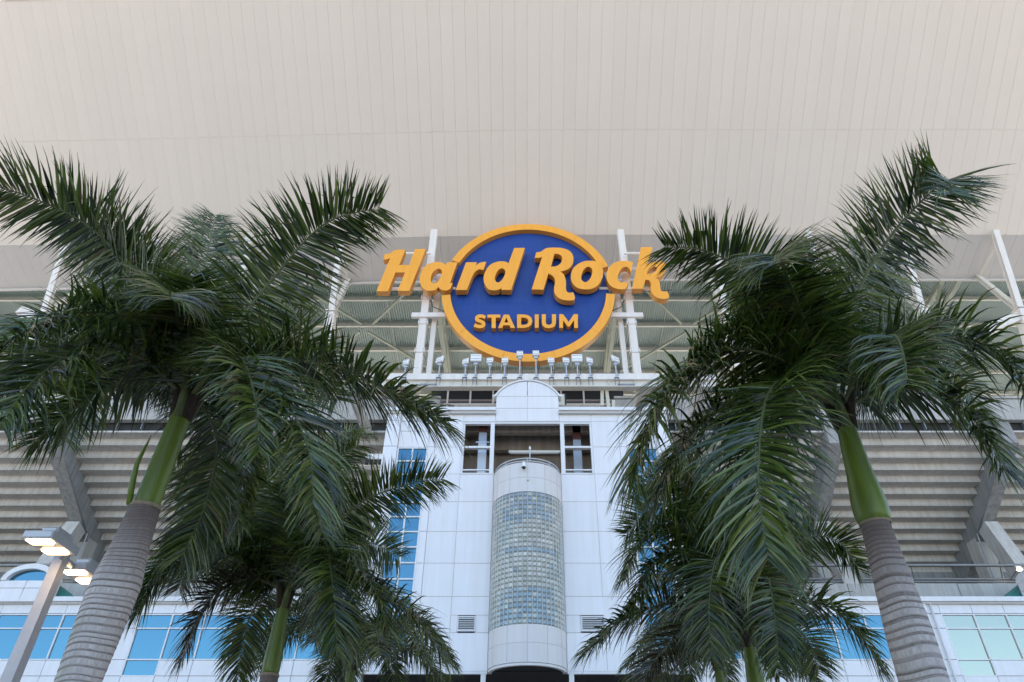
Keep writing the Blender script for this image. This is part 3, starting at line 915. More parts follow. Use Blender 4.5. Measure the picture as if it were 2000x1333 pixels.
# ================================================================== WINGS
WY = 35.0
def wz(py): return Hh(py, WY)
zc0, zc1 = wz(1178), wz(1168)
zw = [wz(1200), wz(1227), wz(1288), wz(1320)]
for sx, side in ((-1, 'left'), (1, 'right')):
    wing = thing('wing_building', 'low white panelled wing with %s glazing at the %s of the tower' % ('blue' if sx < 0 else 'blue and green', side),
                 'building', (sx * 20, WY, 0), 'low wings beside the tower')
    gA = (21.3, 7) if sx < 0 else (20.46, 7)          # outer window group: start, panes
    gB = (9.5, 6) if sx < 0 else (8.6, 6)             # inner group
    pil = 20.35 if sx < 0 else 19.6
    def pn(a, b, z0, z1, dy=0, m=M['white']):
        x0, x1 = sorted((sx * a, sx * b))
        panel(x0, x1, z0, z1, WY + dy, wing, m)
    gBe = gB[0] + 1.6 * gB[1]
    segs = [(7.0, gB[0], 'w')] + [(gB[0] + 1.6 * i, gB[0] + 1.6 * (i + 1), 'g') for i in range(gB[1])] + \
           [(gBe, pil - .2, 'w'), (pil - .2, pil + .2, 'p'), (pil + .2, gA[0], 'w')] + \
           [(gA[0] + 1.6 * i, gA[0] + 1.6 * (i + 1), 'h') for i in range(gA[1])]
    for (a, b, kind) in segs:
        if b - a < 0.1: continue
        dy = -0.12 if kind == 'p' else 0
        pn(a, b, zw[0] + .05, zc0, dy)
        first = (kind == 'g' and abs(b - gBe) < .01 and sx < 0) or (kind == 'h' and abs(a - gA[0]) < .01 and sx > 0)
        gm = M['glass'] if (sx < 0 or kind == 'g') else M['glass_cloud']
        if kind in 'gh':
            rows = [(zw[1], zw[0]), (zw[2], zw[1])]
            if first: rows.append((zw[3], zw[2]))
            else: pn(a, b, zw[3], zw[2] - .03)
            for (z0, z1) in rows:
                w_ = (b - a) / 2 - .035; h_ = (z1 - z0) / 2 - .035
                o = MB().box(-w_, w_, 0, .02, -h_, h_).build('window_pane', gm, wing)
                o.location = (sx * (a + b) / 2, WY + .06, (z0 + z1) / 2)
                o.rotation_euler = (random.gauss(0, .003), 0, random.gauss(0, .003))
            z_lo = zw[3] if first else zw[2]
            mb = MB()
            mb.box(*sorted((sx * a - .033, sx * a + .033)), WY - .01, WY + .1, z_lo, zw[0] + .04)
            last = (kind == 'g' and abs(b - gBe) < .01) or (kind == 'h' and abs(b - gA[0] - 1.6 * gA[1]) < .01)
            if last or first: mb.box(sx * b - .033 + (.002 if first and not last else 0), sx * b + .033, WY - .01 if last else WY - .013, WY + .1, z_lo if last else zw[3], zw[0] + .04 if last else zw[2] - .035)
            lo, hi = sorted((sx * a, sx * b))
            for z in [zw[0], zw[1], zw[2]] + ([zw[3]] if first else []):
                mb.box(lo + .035, hi - .035, WY - .008, WY + .1, z - .03, z + .03)
            mb.build('window_frame', M['trim'], wing)
        else:
            pn(a, b, zw[1], zw[0] + .02, dy); pn(a, b, zw[2], zw[1], dy); pn(a, b, zw[3], zw[2], dy)
        for i in range(4):
            z1 = zw[3] - i * 1.4; z0 = max(0.05, z1 - 1.4)
            pn(a, b, z0, z1 - .0, dy)
    xa, xb = sorted((sx * 7.12, sx * 33.5))
    MB().box(xa, xb, WY - .28, WY + .5, zc0 + .03, zc1).build('cornice', M['trim'], wing)
    MB().box(xa, xb, WY - .15, WY + .5, zc0 - .06, zc0 + .026).build('cornice_drip', M['joint'], wing)
    MB().box(xa, xb, WY + .10, WY + .3, 0, zc0 - .07).build('panel_backing', M['joint'], wing)
    MB().box(xa, xb, WY + .5, WY + 3.1, zc0 - .1, zc0 + .05).build('flat_roof', M['concrete_grey'], wing)
    # rain pipe beside the pilaster
    MB().tube([(sx * (pil + .42), WY - .10, zc0 - .05), (sx * (pil + .42), WY - .10, 0)], .05, 8).build('rain_pipe', M['trim'], wing, smooth=True)
    # arched dormer
    X0 = sx * (25.25 if sx < 0 else 26.45)
    zs0, zt0 = wz(1137), wz(1105)
    Rr = 1.35
    dn = MB()
    n = 24
    oc = [(X0 + Rr * math.cos(math.pi * i / n), zs0 + (zt0 - zs0) * math.sin(math.pi * i / n)) for i in range(n + 1)]
    ic = [(X0 + (Rr - .27) * math.cos(math.pi * i / n), zs0 + (zt0 - zs0 - .26) * math.sin(math.pi * i / n)) for i in range(n + 1)]
    MB().prism([oc + ic[::-1]], WY - .35, WY + .4).build('dormer_arch', M['trim'], wing)
    MB().prism([[(x, z) for x, z in ic]], WY - .1, WY - .06).build('lunette_pane', M['glass'], wing)
    for k in (-1, 0, 1):
        if k == 0: continue
        a, b = sorted((X0 + k * .012, X0 + k * (Rr - .0)))
        MB().box(a, b, WY - .3, WY + .3, zc0 - .0, wz(1152) - .01, .008).build('dormer_panel', M['white'], wing)
        MB().box(a, b, WY - .3, WY + .3, wz(1152) + .01, zs0 - .012, .008).build('dormer_panel', M['white'], wing)
    # teal hipped roof behind the dormer
    zr = zc1
    ap = Vector((X0, WY + 1.3, wz(1112)))
    bpts = [Vector((X0 - 2.35, WY + .35, zr)), Vector((X0 + 2.35, WY + .35, zr)), Vector((X0 + 2.35, WY + 2.6, zr)), Vector((X0 - 2.35, WY + 2.6, zr))]
    MB().add(bpts + [ap], [(0, 1, 4), (1, 2, 4), (2, 3, 4), (3, 0, 4), (3, 2, 1, 0)]).build('dormer_roof', M['teal'], wing)
    rb = MB()
    for i in range(2): rb.tube([bpts[i], ap], .05, 6)
    rb.build('roof_ridge', M['teal'], wing)

def wall_lamp(px, py, Y, lab):
    p = P(px, py, Y)
    t = thing('wall_lamp', lab, 'lamp', p, 'small lit lamps on the concourse')
    MB().box(p.x - .16, p.x + .16, p.y, p.y + .25, p.z - .02, p.z + .2, .03).build('housing', M['lamphouse'], t)
    MB().lathe([(.0, -.10), (.12, -.08), (.15, -.02)], p, 14).build('lens', M['led'], t, smooth=True)
    MB().bar(p + Vector((0, .2, .05)), p + Vector((0, 1.2, -.3)), .05, .05).build('arm', M['grey'], t)
wall_lamp(97, 1113, 39.0, 'small lit lamp on the concourse seen just behind the lamp pole')
wall_lamp(1991, 1111, 39.0, 'small lit lamp beside the concrete leg above the teal roof')

# ================================================================== UPPER CONCOURSE behind the parapet
con = thing('upper_concourse', 'dark slatted concourse band behind the tower parapet under the white beam', 'concourse', (0, 37.4, 20))
zc_a, zc_b = Hh(800, 37.4) - 1.2, Hh(766, 37.4)
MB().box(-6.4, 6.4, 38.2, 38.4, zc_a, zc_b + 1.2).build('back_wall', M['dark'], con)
for i in range(9):
    z = zc_a + .15 + i * .26
    MB().box(-6.3, 6.3, 38.05, 38.15, z, z + .17).build('wall_slat', mat('slat_grey', (0.30, 0.26, 0.25), .7) if i == 0 else bpy.data.materials['slat_grey'], con)
for i in range(8):
    x = -5.2 + i * 1.48
    MB().box(x - .055, x + .055, 37.5, 37.6, zc_a, zc_b + .6).build('post', M['cream'], con)
MB().box(-5.4, 5.4, 37.52, 37.68, Hh(789, 37.5) - .06, Hh(789, 37.5) + .06).build('cross_rail', M['cream'], con)
MB().box(-6.4, 6.4, 36.9, 38.3, zc_b + .9, zc_b + 1.2).build('soffit_slab', M['concrete_grey'], con)
p = P(1097, 795, 31.6)
t = thing('equipment_cabinet', 'pale cabinet with black edge beside the pediment on the tower roof', 'cabinet', p)
MB().box(p.x - .22, p.x + .18, 31.5, 31.9, p.z - .5, Hh(771, 31.6), .02).build('body', M['beige'], t)
MB().box(p.x + .182, p.x + .26, 31.48, 31.92, p.z - .5, Hh(770, 31.6)).build('door_edge', M['black'], t)
for i, (px, pa, pb, lab) in enumerate(((1176, 745, 793, 'tall beige panel antenna, nearest the sign, behind the right parapet'),
                                       (1189, 757, 797, 'leaning beige panel antenna with rounded top behind the right parapet'),
                                       (1198, 782, 800, 'short beige panel antenna behind the right parapet'))):
    p = P(px, pb, 31.8); q = P(px - (5 if i == 1 else 0), pa, 31.8)
    t = thing('panel_antenna', lab, 'antenna', p, 'antennas on the tower roof')
    MB().bar(p, q, .18, .12, up=(0, 1, 0)).build('radome', M['beige'], t)
    MB().tube([p + Vector((0, .14, -1.0)), q + Vector((0, .14, 0))], .04, 8).build('mount_pole', M['grey'], t)
    MB().tube([p + Vector((-.05, .05, -.05)), p + Vector((-.25, .1, -.35)), p + Vector((-.1, .12, -.9))], .022, 6).build('cable', M['black'], t)
# antenna rack left of the tower
a = P(713, 898, 36.2); b = P(752, 898, 36.2)
t = thing('antenna_rack', 'small rack of white radio units on the stand left of the tower', 'radio rack', a)
for dz_ in (-.35, .30): MB().tube([a + Vector((-.4, .1, dz_)), b + Vector((.3, .1, dz_))], .035, 6).build('rail', M['galv'], t)
for i in range(4):
    x = a.x + .15 + i * .26
    MB().box(x - .11, x + .11, 36.0, 36.2, a.z - .05, a.z + .30, .02).build('radio_unit', M['floodback'], t)
    MB().box(x - .09, x + .09, 36.02, 36.18, a.z - .32, a.z - .07, .02).build('radio_unit', M['black'], t)
    MB().tube([(x, 36.05, a.z + .28), (x + .05, 36.0, a.z + .45), (x + .1, 36.3, a.z + .5)], .02, 5).build('cable', M['black'], t)

# ================================================================== SIGN
SYF = 32.0     # front of the letters
SYR = 32.25    # front of the ring
SYD = 32.62    # face of the disc
sign = thing('stadium_sign', 'round blue sign with orange ring and large orange letters on white steel posts', 'sign', P(1031, 705, SYF))
def smooth_loop(pts, sub=5):
    """pts: (x,y) or (x,y,1) where 1 marks a corner"""
    n = len(pts); out = []
    for i in range(n):
        p0, p1, p2, p3 = pts[i - 1], pts[i], pts[(i + 1) % n], pts[(i + 2) % n]
        c1 = len(p1) > 2; c2 = len(p2) > 2
        a = Vector(p1[:2]); b = Vector(p2[:2])
        if c1 and c2:
            out.append(tuple(a)); continue
        t1 = (b - a) if c1 else (b - Vector(p0[:2])) * .5
        t2 = (b - a) if c2 else (Vector(p3[:2]) - a) * .5
        for k in range(sub):
            s = k / sub
            h = (2 * s ** 3 - 3 * s * s + 1) * a + (s ** 3 - 2 * s * s + s) * t1 + (-2 * s ** 3 + 3 * s * s) * b + (s ** 3 - s * s) * t2
            out.append((h.x, h.y))
    return out
def A(p): return (740 + p[0] / 6.6667, 430 + p[1] / 6.665)
def B(p): return (1020 + p[0] / 6.6667, 430 + p[1] / 6.665)
def C3(p): return (850 + p[0] / 5.5528, 600 + p[1] / 5.5542)
def to_plane(loop, fn, Y):
    r = []
    for p in loop:
        q = P(*fn(p), Y); r.append((q.x, q.z))
    return r
def two_tone(name, loops, y0, y1, parent):
    mb = MB().prism(loops, y0, y1)
    me = mb.mesh(name, M['orange'])
    me.materials.append(M['sidegold'])
    me.materials.append(M['sidegold'])
    return link(name, me, parent)
K = 1
LET = {
 'H': (A, [[(58, 512, K), (76, 440, K), (150, 430), (190, 398), (235, 384), (345, 382, K), (265, 583, K), (395, 583, K), (472, 375, K), (612, 375, K),
            (395, 920, K), (245, 918, K), (340, 680, K), (215, 680, K), (117, 925, K), (-32, 925, K), (148, 490, K), (110, 508)]]),
 'a': (A, [[(890, 549, K), (1024, 548, K), (925, 822, K), (962, 814, K), (930, 888), (880, 914), (830, 910), (790, 890), (777, 866, K), (742, 903), (690, 917), (620, 912),
            (562, 868), (532, 790), (542, 700), (592, 612), (672, 560), (760, 545), (825, 552), (862, 582, K)],
           [(785, 632), (818, 655), (815, 712), (780, 782), (732, 820), (692, 815), (674, 770), (690, 700), (735, 648)]]),
 'r': (A, [[(1135, 548, K), (1276, 548, K), (1262, 592, K), (1320, 552), (1397, 540, K), (1360, 648, K), (1300, 640), (1244, 682), (1205, 760), (1145, 908, K), (1000, 908, K)]]),
 'd': (A, [[(1762, 362, K), (1902, 360, K), (1722, 908, K), (1593, 906, K), (1600, 878, K), (1560, 903), (1490, 914), (1420, 892), (1374, 820), (1365, 740), (1390, 660), (1450, 582),
            (1540, 541), (1620, 536), (1668, 548), (1688, 562, K)],
           [(1600, 625), (1640, 645), (1645, 690), (1615, 760), (1570, 805), (1532, 806), (1510, 765), (1520, 710), (1555, 650)]]),
 'R': (B, [[(162, 490, K), (182, 420, K), (240, 410), (288, 378), (335, 360), (440, 357), (530, 365), (612, 397), (657, 452), (666, 512), (650, 580), (590, 640), (495, 670, K),
            (538, 702), (563, 762), (570, 830), (568, 890), (582, 930), (612, 945), (662, 937, K), (686, 1002), (672, 1040, K), (620, 1045), (540, 1038), (470, 1008), (427, 960),
            (413, 890), (426, 820), (424, 770), (398, 725), (340, 693, K), (275, 905, K), (122, 900, K), (258, 480, K), (215, 489)],
           [(418, 440, K), (460, 438), (505, 460), (520, 500), (500, 560), (440, 600), (372, 604, K)]]),
 'o': (B, [[(900, 528), (980, 542), (1032, 592), (1053, 680), (1035, 770), (980, 850), (900, 893), (810, 900), (720, 880), (657, 820), (632, 740), (650, 650), (710, 582), (800, 537)],
           [(862, 605), (905, 630), (912, 680), (890, 750), (847, 798), (810, 805), (775, 780), (768, 730), (790, 660), (828, 617)]]),
 'c': (B, [[(1345, 528), (1443, 547, K), (1416, 686, K), (1392, 628), (1345, 606), (1290, 632), (1252, 700), (1243, 760), (1258, 795), (1300, 810), (1388, 812, K), (1348, 896, K),
            (1270, 898), (1190, 878), (1130, 830), (1098, 750), (1105, 670), (1150, 592), (1230, 542)]]),
 'k': (B, [[(1545, 352, K), (1697, 350, K), (1628, 572, K), (1700, 546), (1780, 530), (1845, 548), (1868, 610), (1848, 690), (1800, 728), (1742, 748, K), (1780, 790), (1796, 850), (1803, 905), (1830, 928),
            (1887, 924, K), (1912, 985), (1896, 1018, K), (1830, 1025), (1752, 1005), (1692, 952), (1670, 890), (1676, 830), (1650, 782), (1605, 774, K), (1570, 892, K), (1430, 892, K)],
           [(1720, 605), (1755, 618), (1750, 648), (1700, 688), (1620, 698, K), (1655, 640)]]),
}
def face_orange(o, y0):
    me = o.data
    for p in me.polygons:
        p.material_index = 0 if abs(p.normal.y) > .9 else 1
for ch, (fn, loops) in LET.items():
    lp = [to_plane(smooth_loop(l), fn, SYF) for l in loops]
    o = two_tone('letter', lp, SYF, SYF + 0.46, sign); face_orange(o, SYF)
    o['label'] = 'orange letter %s of the upper words' % ch
# small capitals
def stroke(pts, wd):
    pts = [Vector(p) for p in pts]; L_, R_ = [], []
    for i, p in enumerate(pts):
        t = (pts[min(i + 1, len(pts) - 1)] - pts[max(i - 1, 0)]).normalized()
        nrm = Vector((-t.y, t.x)) * wd / 2
        L_.append(tuple(p + nrm)); R_.append(tuple(p - nrm))
    return L_ + R_[::-1]
def stroke_fix(pts, wd):
    return stroke([p for i, p in enumerate(pts) if i % 2 == 0 or i == len(pts) - 1], wd)
def dense(pts, sub=4):
    out = []
    for i in range(len(pts) - 1):
        p0 = Vector(pts[max(i - 1, 0)]); p1 = Vector(pts[i]); p2 = Vector(pts[i + 1]); p3 = Vector(pts[min(i + 2, len(pts) - 1)])
        for k in range(sub):
            s = k / sub
            out.append(tuple(.5 * (2 * p1 + (p2 - p0) * s + (2 * p0 - 5 * p1 + 4 * p2 - p3) * s * s + (3 * p1 - p0 - 3 * p2 + p3) * s ** 3)))
    return out + [tuple(pts[-1])]
T0, T1 = 80, 224
SM = [
 ('S', [stroke_fix(dense([(542, 112), (520, 99), (492, 95), (464, 100), (449, 116), (455, 136), (485, 149), (512, 160), (527, 178), (521, 199), (495, 209), (462, 207), (424, 192)]), 36)]),
 ('T', [[(567, T0), (706, T0), (706, 112), (656, 112), (656, T1 + 2), (612, T1 + 2), (612, 112), (567, 112)]]),
 ('A', [[(743, T0), (800, T0), (866, T1), (818, T1), (806, 195), (738, 195), (727, T1), (682, T1)], [(772, 112), (795, 166), (749, 166)]]),
 ('D', [[(888, T0 - 2), (965, T0 - 2), (1010, 88), (1042, 112), (1054, 150), (1042, 190), (1010, 215), (965, T1), (888, T1)],
        [(932, 112), (932, 191), (965, 191), (993, 183), (1009, 165), (1011, 150), (1005, 132), (988, 117), (965, 112)]]),
 ('I', [[(1080, T0 - 2), (1123, T0 - 2), (1123, T1), (1080, T1)]]),
 ('U', [[(1156, T0 - 4), (1200, T0 - 4), (1200, 165), (1208, 184), (1232, 193), (1256, 184), (1266, 165), (1266, T0 - 4), (1310, T0 - 4), (1310, 168), (1298, 202), (1268, 222), (1232, 227), (1196, 222), (1167, 202), (1156, 168)]]),
 ('M', [[(1345, T0 - 5), (1388, T0 - 5), (1447, 160), (1504, T0 - 5), (1548, T0 - 5), (1548, T1), (1506, T1), (1506, 140), (1457, 208), (1437, 208), (1387, 140), (1387, T1), (1345, T1)]]),
]
for ch, loops in SM:
    lp = [to_plane(l, C3, SYD - .40) for l in loops]
    o = two_tone('letter', lp, SYD - .40, SYD - .03, sign); face_orange(o, 0)
    o['label'] = 'small orange capital %s of the lower word' % ch
# ring and disc
pt_, pb_ = P(1031.5, 437.5, SYR), P(1031.5, 706, SYR)
pl_, pr_ = P(862.5, 590, SYR), P(1201, 590, SYR)
rcx = (pl_.x + pr_.x) / 2; rcz = (pt_.z + pb_.z) / 2
rz_ = (pt_.z - pb_.z) / 2
# widest row lies at the circle's centre height
def px_of(z, Y):   # image row of a height
    h = z - CAMZ
    e = math.atan2(h, Y) - PITCH
    return CY - F * math.tan(e)
row = px_of(rcz, SYR)
pl_, pr_ = P(863, row, SYR), P(1200.5, row, SYR)
rcx = (pl_.x + pr_.x) / 2; rx_ = (pr_.x - pl_.x) / 2
wring = 0.55
def ang_at(px, py):
    q = P(px, py, SYR)
    return math.atan2((q.z - rcz) / rz_, (q.x - rcx) / rx_)
def ringarc(a0, a1, n=64):
    o_ = [(rcx + rx_ * math.cos(a0 + (a1 - a0) * i / n), rcz + rz_ * math.sin(a0 + (a1 - a0) * i / n)) for i in range(n + 1)]
    i_ = [(rcx + (rx_ - wring) * math.cos(a0 + (a1 - a0) * i / n), rcz + (rz_ - wring) * math.sin(a0 + (a1 - a0) * i / n)) for i in range(n + 1)]
    return o_, i_
def cut_loop(o_, i_): return [o_ + i_[::-1]]
aL = ang_at(884, 508.7); aR = ang_at(1186, 521)
nseg = 6
def arcs(a0, a1, k):
    for i in range(k):
        b0 = a0 + (a1 - a0) * i / k; b1 = a0 + (a1 - a0) * (i + 1) / k
        e = .0012
        o_, i_ = ringarc(b0 + e, b1 - e, 24)
        ob = two_tone('ring_segment', cut_loop(o_, i_), SYR, SYR + .52, sign); face_orange(ob, 0)
arcs(aR, aL, 4)
bL = ang_at(863.5, 576.5); bR = ang_at(1199, 574)
if bL < 0: bL += 2 * math.pi
if bR > 0: bR -= 2 * math.pi
if bL > 0: bL -= 2 * math.pi
arcs(bL, bR, 5)
n = 120
# disc face from flat panels split in a grid
dr = wring * .62
def disc_poly(x0, x1, z0, z1):
    pts = []
    steps = 16
    E = lambda x: rcz + np.array([-1, 1]) * (rz_ - dr) * math.sqrt(max(0, 1 - ((x - rcx) / (rx_ - dr)) ** 2))
    top = []; bot = []
    for i in range(steps + 1):
        x = x0 + (x1 - x0) * i / steps
        lo, hi = E(x)
        lo = max(lo, z0); hi = min(hi, z1)
        if hi - lo > 1e-3: top.append((x, hi)); bot.append((x, lo))
    if len(top) < 2: return None
    return top + bot[::-1]
xs_ = np.linspace(rcx - rx_ + dr, rcx + rx_ - dr, 6)
zs_ = np.linspace(rcz - rz_ + dr, rcz + rz_ - dr, 6)
for i in range(5):
    for j in range(5):
        pl = disc_poly(xs_[i] + .003, xs_[i + 1] - .003, zs_[j] + .003, zs_[j + 1] - .003)
        if pl: MB().prism([pl], SYD, SYD + .06).build('disc_panel', M['blue'], sign)
circ = [(rcx + (rx_ - dr - .02) * math.cos(2 * math.pi * i / n), rcz + (rz_ - dr - .02) * math.sin(2 * math.pi * i / n)) for i in range(n)]
MB().prism([circ], SYD + .04, SYD + .24).build('disc_backing', M['blue'], sign)
# posts
mbp = None
for sx in (-1, 1):
    pX = sx * 6.45
    ztop = Hh(452, 33.15); zbot = Hh(731, 32.6)
    a = P(1030 + sx * 181.5, 453, 33.2)
    X1 = a.x
    MB().ibeam((X1, 33.2, zbot - .3), (X1, 33.2, a.z + .05), .46, .40, .06, up=(0, 1, 0)).build('post', M['steel'], sign)
    for py in (585, 633, 688):
        z = Hh(py, 33.2)
        MB().box(X1 - .30, X1 + .30, 32.95, 33.45, z - .16, z + .16).build('post_collar', M['steel'], sign)
        mb = MB()
        for bx in (-.22, .22):
            for bz_ in (-.09, .09): mb.box(X1 + bx - .025, X1 + bx + .025, 32.92, 32.948, z + bz_ - .025, z + bz_ + .025)
        mb.build('bolt', M['grey'], sign)
    X2 = X1 - sx * .62
    MB().ibeam((X2, 33.5, zbot - .3), (X2, 33.5, Hh(533, 33.5)), .30, .3, .05, up=(0, 1, 0)).build('inner_post', M['steel'], sign)
    zz = Hh(617, 33.0)
    x0, x1 = sorted((X1 + sx * .75, sx * 4.7))
    MB().box(x0, x1, 32.86, 33.06, zz - .17, zz + .17).build('cross_arm', M['steel'], sign)
    for py, xe in ((533, 8.6), (572, 8.9), (503, 8.2)) if sx < 0 else ((533, 8.0), (572, 8.3), (503, 7.9)):
        zz = Hh(py, 33.05); w_ = .10 if py != 503 else .07
        x0, x1 = sorted((sx * 4.6 if py != 503 else X1, sx * xe))
        MB().box(x0, x1, 32.6, 32.72, zz - w_, zz + w_).build('letter_rail', M['steel'], sign)
    MB().tube([(X1 - sx * .45, 33.3, Hh(462, 33.3)), (X1 - sx * .5, 33.25, Hh(480, 33.3)), (X1 - sx * .75, 33.2, Hh(510, 33.3)), (X1 - sx * 1.0, 33.2, Hh(540, 33.3))], .03, 5).build('cable', M['grey'], sign)
    MB().tube([(X1 - sx * .3, 33.1, Hh(590, 33.3)), (X1 - sx * .5, 33.05, Hh(604, 33.3)), (X1 - sx * 1.2, 33.1, Hh(612, 33.3)), (X1 - sx * 1.6, 33.2, Hh(622, 33.3))], .03, 5).build('cable', M['black'], sign)
    MB().tube([(sx * 9.3, 32.7, Hh(572, 33)), (sx * 8.6, 32.65, Hh(576.5, 33)), (sx * 7.8, 32.65, Hh(577, 33)), (sx * 7.2, 32.7, Hh(572, 33))], .022, 5).build('cable', M['black'], sign)

# gantry beam
GY = 31.35
zg1, zg0 = Hh(730, GY), Hh(755, GY)
gb = thing('gantry_beam', 'long white steel beam carrying the floodlights below the round sign', 'beam', (0, GY, zg0))
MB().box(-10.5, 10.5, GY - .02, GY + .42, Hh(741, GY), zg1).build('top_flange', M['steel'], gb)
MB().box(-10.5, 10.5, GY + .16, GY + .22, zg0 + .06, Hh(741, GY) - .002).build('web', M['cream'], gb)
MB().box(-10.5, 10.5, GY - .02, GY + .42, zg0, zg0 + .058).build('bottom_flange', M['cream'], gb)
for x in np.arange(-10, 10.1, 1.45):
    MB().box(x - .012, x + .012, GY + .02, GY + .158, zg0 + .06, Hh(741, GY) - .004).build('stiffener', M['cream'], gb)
for sx in (-1, 1):
    MB().box(*sorted((sx * 6.2, sx * 6.8)), GY + .43, 36.6, zg0 + .02, zg0 + .5).build('support_arm', M['steel'], gb)
    MB().box(*sorted((sx * 9.6, sx * 10.1)), GY + .43, 36.6, zg0 + .02, zg0 + .5).build('support_arm', M['steel'], gb)
for sx in (-1, 1):
    a = sx * 5.0
    MB().box(*sorted((a, a + sx * .95)), GY + .02, GY + .12, zg0 + .14, zg0 + .22).build('conduit', M['grey'], gb)

# floodlights
def flood(size, label, px, py, rz, tilt, arm_py):
    base = P(px, 734, GY - .06)
    head = P(px, py, GY - .06)
    t = thing('floodlight', label, 'floodlight', base, 'floodlights along the gantry beam', local=True, rz=0)
    hz = head.z - base.z
    w, h, d = size
    c = Vector((0, -.02, hz))
    Rm = Matrix.Rotation(rz, 3, 'Z') @ Matrix.Rotation(tilt, 3, 'X')
    mb = MB()
    mb.box(-w / 2, w / 2, -d / 2, d / 2 * .2, -h / 2, h / 2, .03)
    mb.v = [tuple(Rm @ Vector(p) + c) for p in mb.v]
    hd = mb.build('head', M['floodback'], t)
    mb = MB()
    mb.box(-w / 2 - .012, w / 2 + .012, d / 2 * .2 + .002, d / 2, -h / 2 - .012, h / 2 + .012)
    mb.v = [tuple(Rm @ Vector(p) + c) for p in mb.v]
    mb.build('lens_rim', M['grey'], t)
    mb = MB()
    for k in range(2):
        z = -h / 2 + h * (k * 2 + 1) / 4
        mb.box(-w / 2 + .03, w / 2 - .03, -d / 2 - .03, -d / 2 + .002, z - .008, z + .008)
    mb.v = [tuple(Rm @ Vector(p) + c) for p in mb.v]
    mb.build('cooling_fin', M['galv'], t)
    mb = MB()
    mb.tube([(0, 0, -.28), (0, 0, hz - h * .62)], .038, 8)
    mb.build('stem', M['galv'], t)
    mb = MB()
    mb.box(-.11, .11, -.07, .07, hz - h * .62 - .10, hz - h * .62 + .02)
    mb.bar((-.11, 0, hz - h * .62), (-w * .42, -.02, hz - .02), .035, .05)
    mb.bar((.11, 0, hz - h * .62), (w * .42, -.02, hz - .02), .035, .05)
    mb.build('yoke', M['galv'], t)
    mb = MB()
    for x in (-.11, .11): mb.box(x - .012, x + .012, -.05, -.02, -.62, -.12)
    mb.box(-.13, .13, -.05, -.02, -.16, -.12)
    mb.build('clamp', M['black'], t)
    mb = MB()
    mb.tube([(.03, -.03, hz - h * .5), (.17, -.06, hz * .55), (.14, -.06, .05), (.03, -.05, -.05)], .014, 5)
    mb.build('cable', M['black'], t)
S = (.36, .38, .21); BG = (.60, .54, .23)
for a in (
    (S, 'small white floodlight at the left end of the beam beside a palm frond tip', 790, 709, R(-25), R(-10)),
    ((.46, .42, .24), 'steeply turned white floodlight just right of the left sign post', 857, 704, R(-32), R(-14)),
    (S, 'small turned floodlight immediately left of the big square floodlight under the ring', 908, 707, R(-22), R(-10)),
    (BG, 'big square white floodlight under the left half of the sign', 928, 700.5, 0, R(-8)),
    (S, 'small white floodlight below the letter T of the lower word', 956, 705, R(-6), R(-12)),
    (S, 'small white floodlight below the letter A of the lower word', 985.5, 705, R(-3), R(-12)),
    (S, 'raised floodlight before the ring bottom, below the D', 1015, 692, R(0), R(-12)),
    (S, 'raised floodlight before the ring bottom, below the I', 1047, 691, R(0), R(-12)),
    (S, 'small white floodlight below the letter U of the lower word', 1077, 705, R(3), R(-12)),
    (S, 'small white floodlight below the letter M of the lower word', 1106.5, 705, R(6), R(-12)),
    (BG, 'big square white floodlight under the right half of the sign', 1128.5, 701, 0, R(-8)),
    (S, 'small turned floodlight immediately right of the big square floodlight', 1153, 705, R(20), R(-10)),
    ((.46, .42, .24), 'steeply turned white floodlight just left of the right sign post', 1204, 703, R(32), R(-14))):
    flood(a[0], a[1], a[2], a[3], a[4], a[5], 0)

# ================================================================== LAMP POST
px_, py_ = -5.36, 7.75
ztop = 2.86 + CAMZ
lp = thing('lamp_post', 'square grey lamp post with two lit twin panel heads beside the left palm', 'street lamp', (px_, py_, 0))
MB().bar((px_, py_, 0.3), (px_, py_, ztop), .17, .17, w2=.11, d2=.11, up=(0, 1, 0)).build('pole', M['pole'], lp)
MB().box(px_ - .2, px_ + .2, py_ - .2, py_ + .2, 0, .31).build('base', M['concrete_grey'], lp)
MB().box(px_ - .06, px_ + .06, py_ - .06, py_ + .06, ztop + .002, ztop + .02).build('pole_cap', M['pole'], lp)
def head(cx, y0, y1, z, sgn):
    w = .16
    MB().tube([(px_, py_, ztop - .06), (px_ + (cx - px_) * .5, py_ + sgn * .1, z + .05), (cx, (y0 if sgn > 0 else y1) - sgn * .0, z + .04)], .035, 10).build('arm', M['lamphouse'], lp, smooth=True)
    hd = MB().box(cx - w, cx + w, y0, y1, z, z + .09, .015).build('lamp_head', M['lamphouse'], lp)
    MB().box(cx - .09, cx + .09, (y0 + y1) / 2 - .12, (y0 + y1) / 2 + .2, z + .092, z + .19, .02).build('driver_box', M['lamphouse'], lp)
    dy = y1 - y0
    for a, b in ((.06, .30), (.62, .86)):
        MB().box(cx - w + .04, cx + w - .05, y0 + dy * a, y0 + dy * b, z - .014, z - .002).build('led_strip', M['led'], hd)
head(-5.22, 7.02, 7.55, 2.76 + CAMZ, -1)
head(-5.36, 7.98, 8.55, 2.76 + CAMZ, 1)

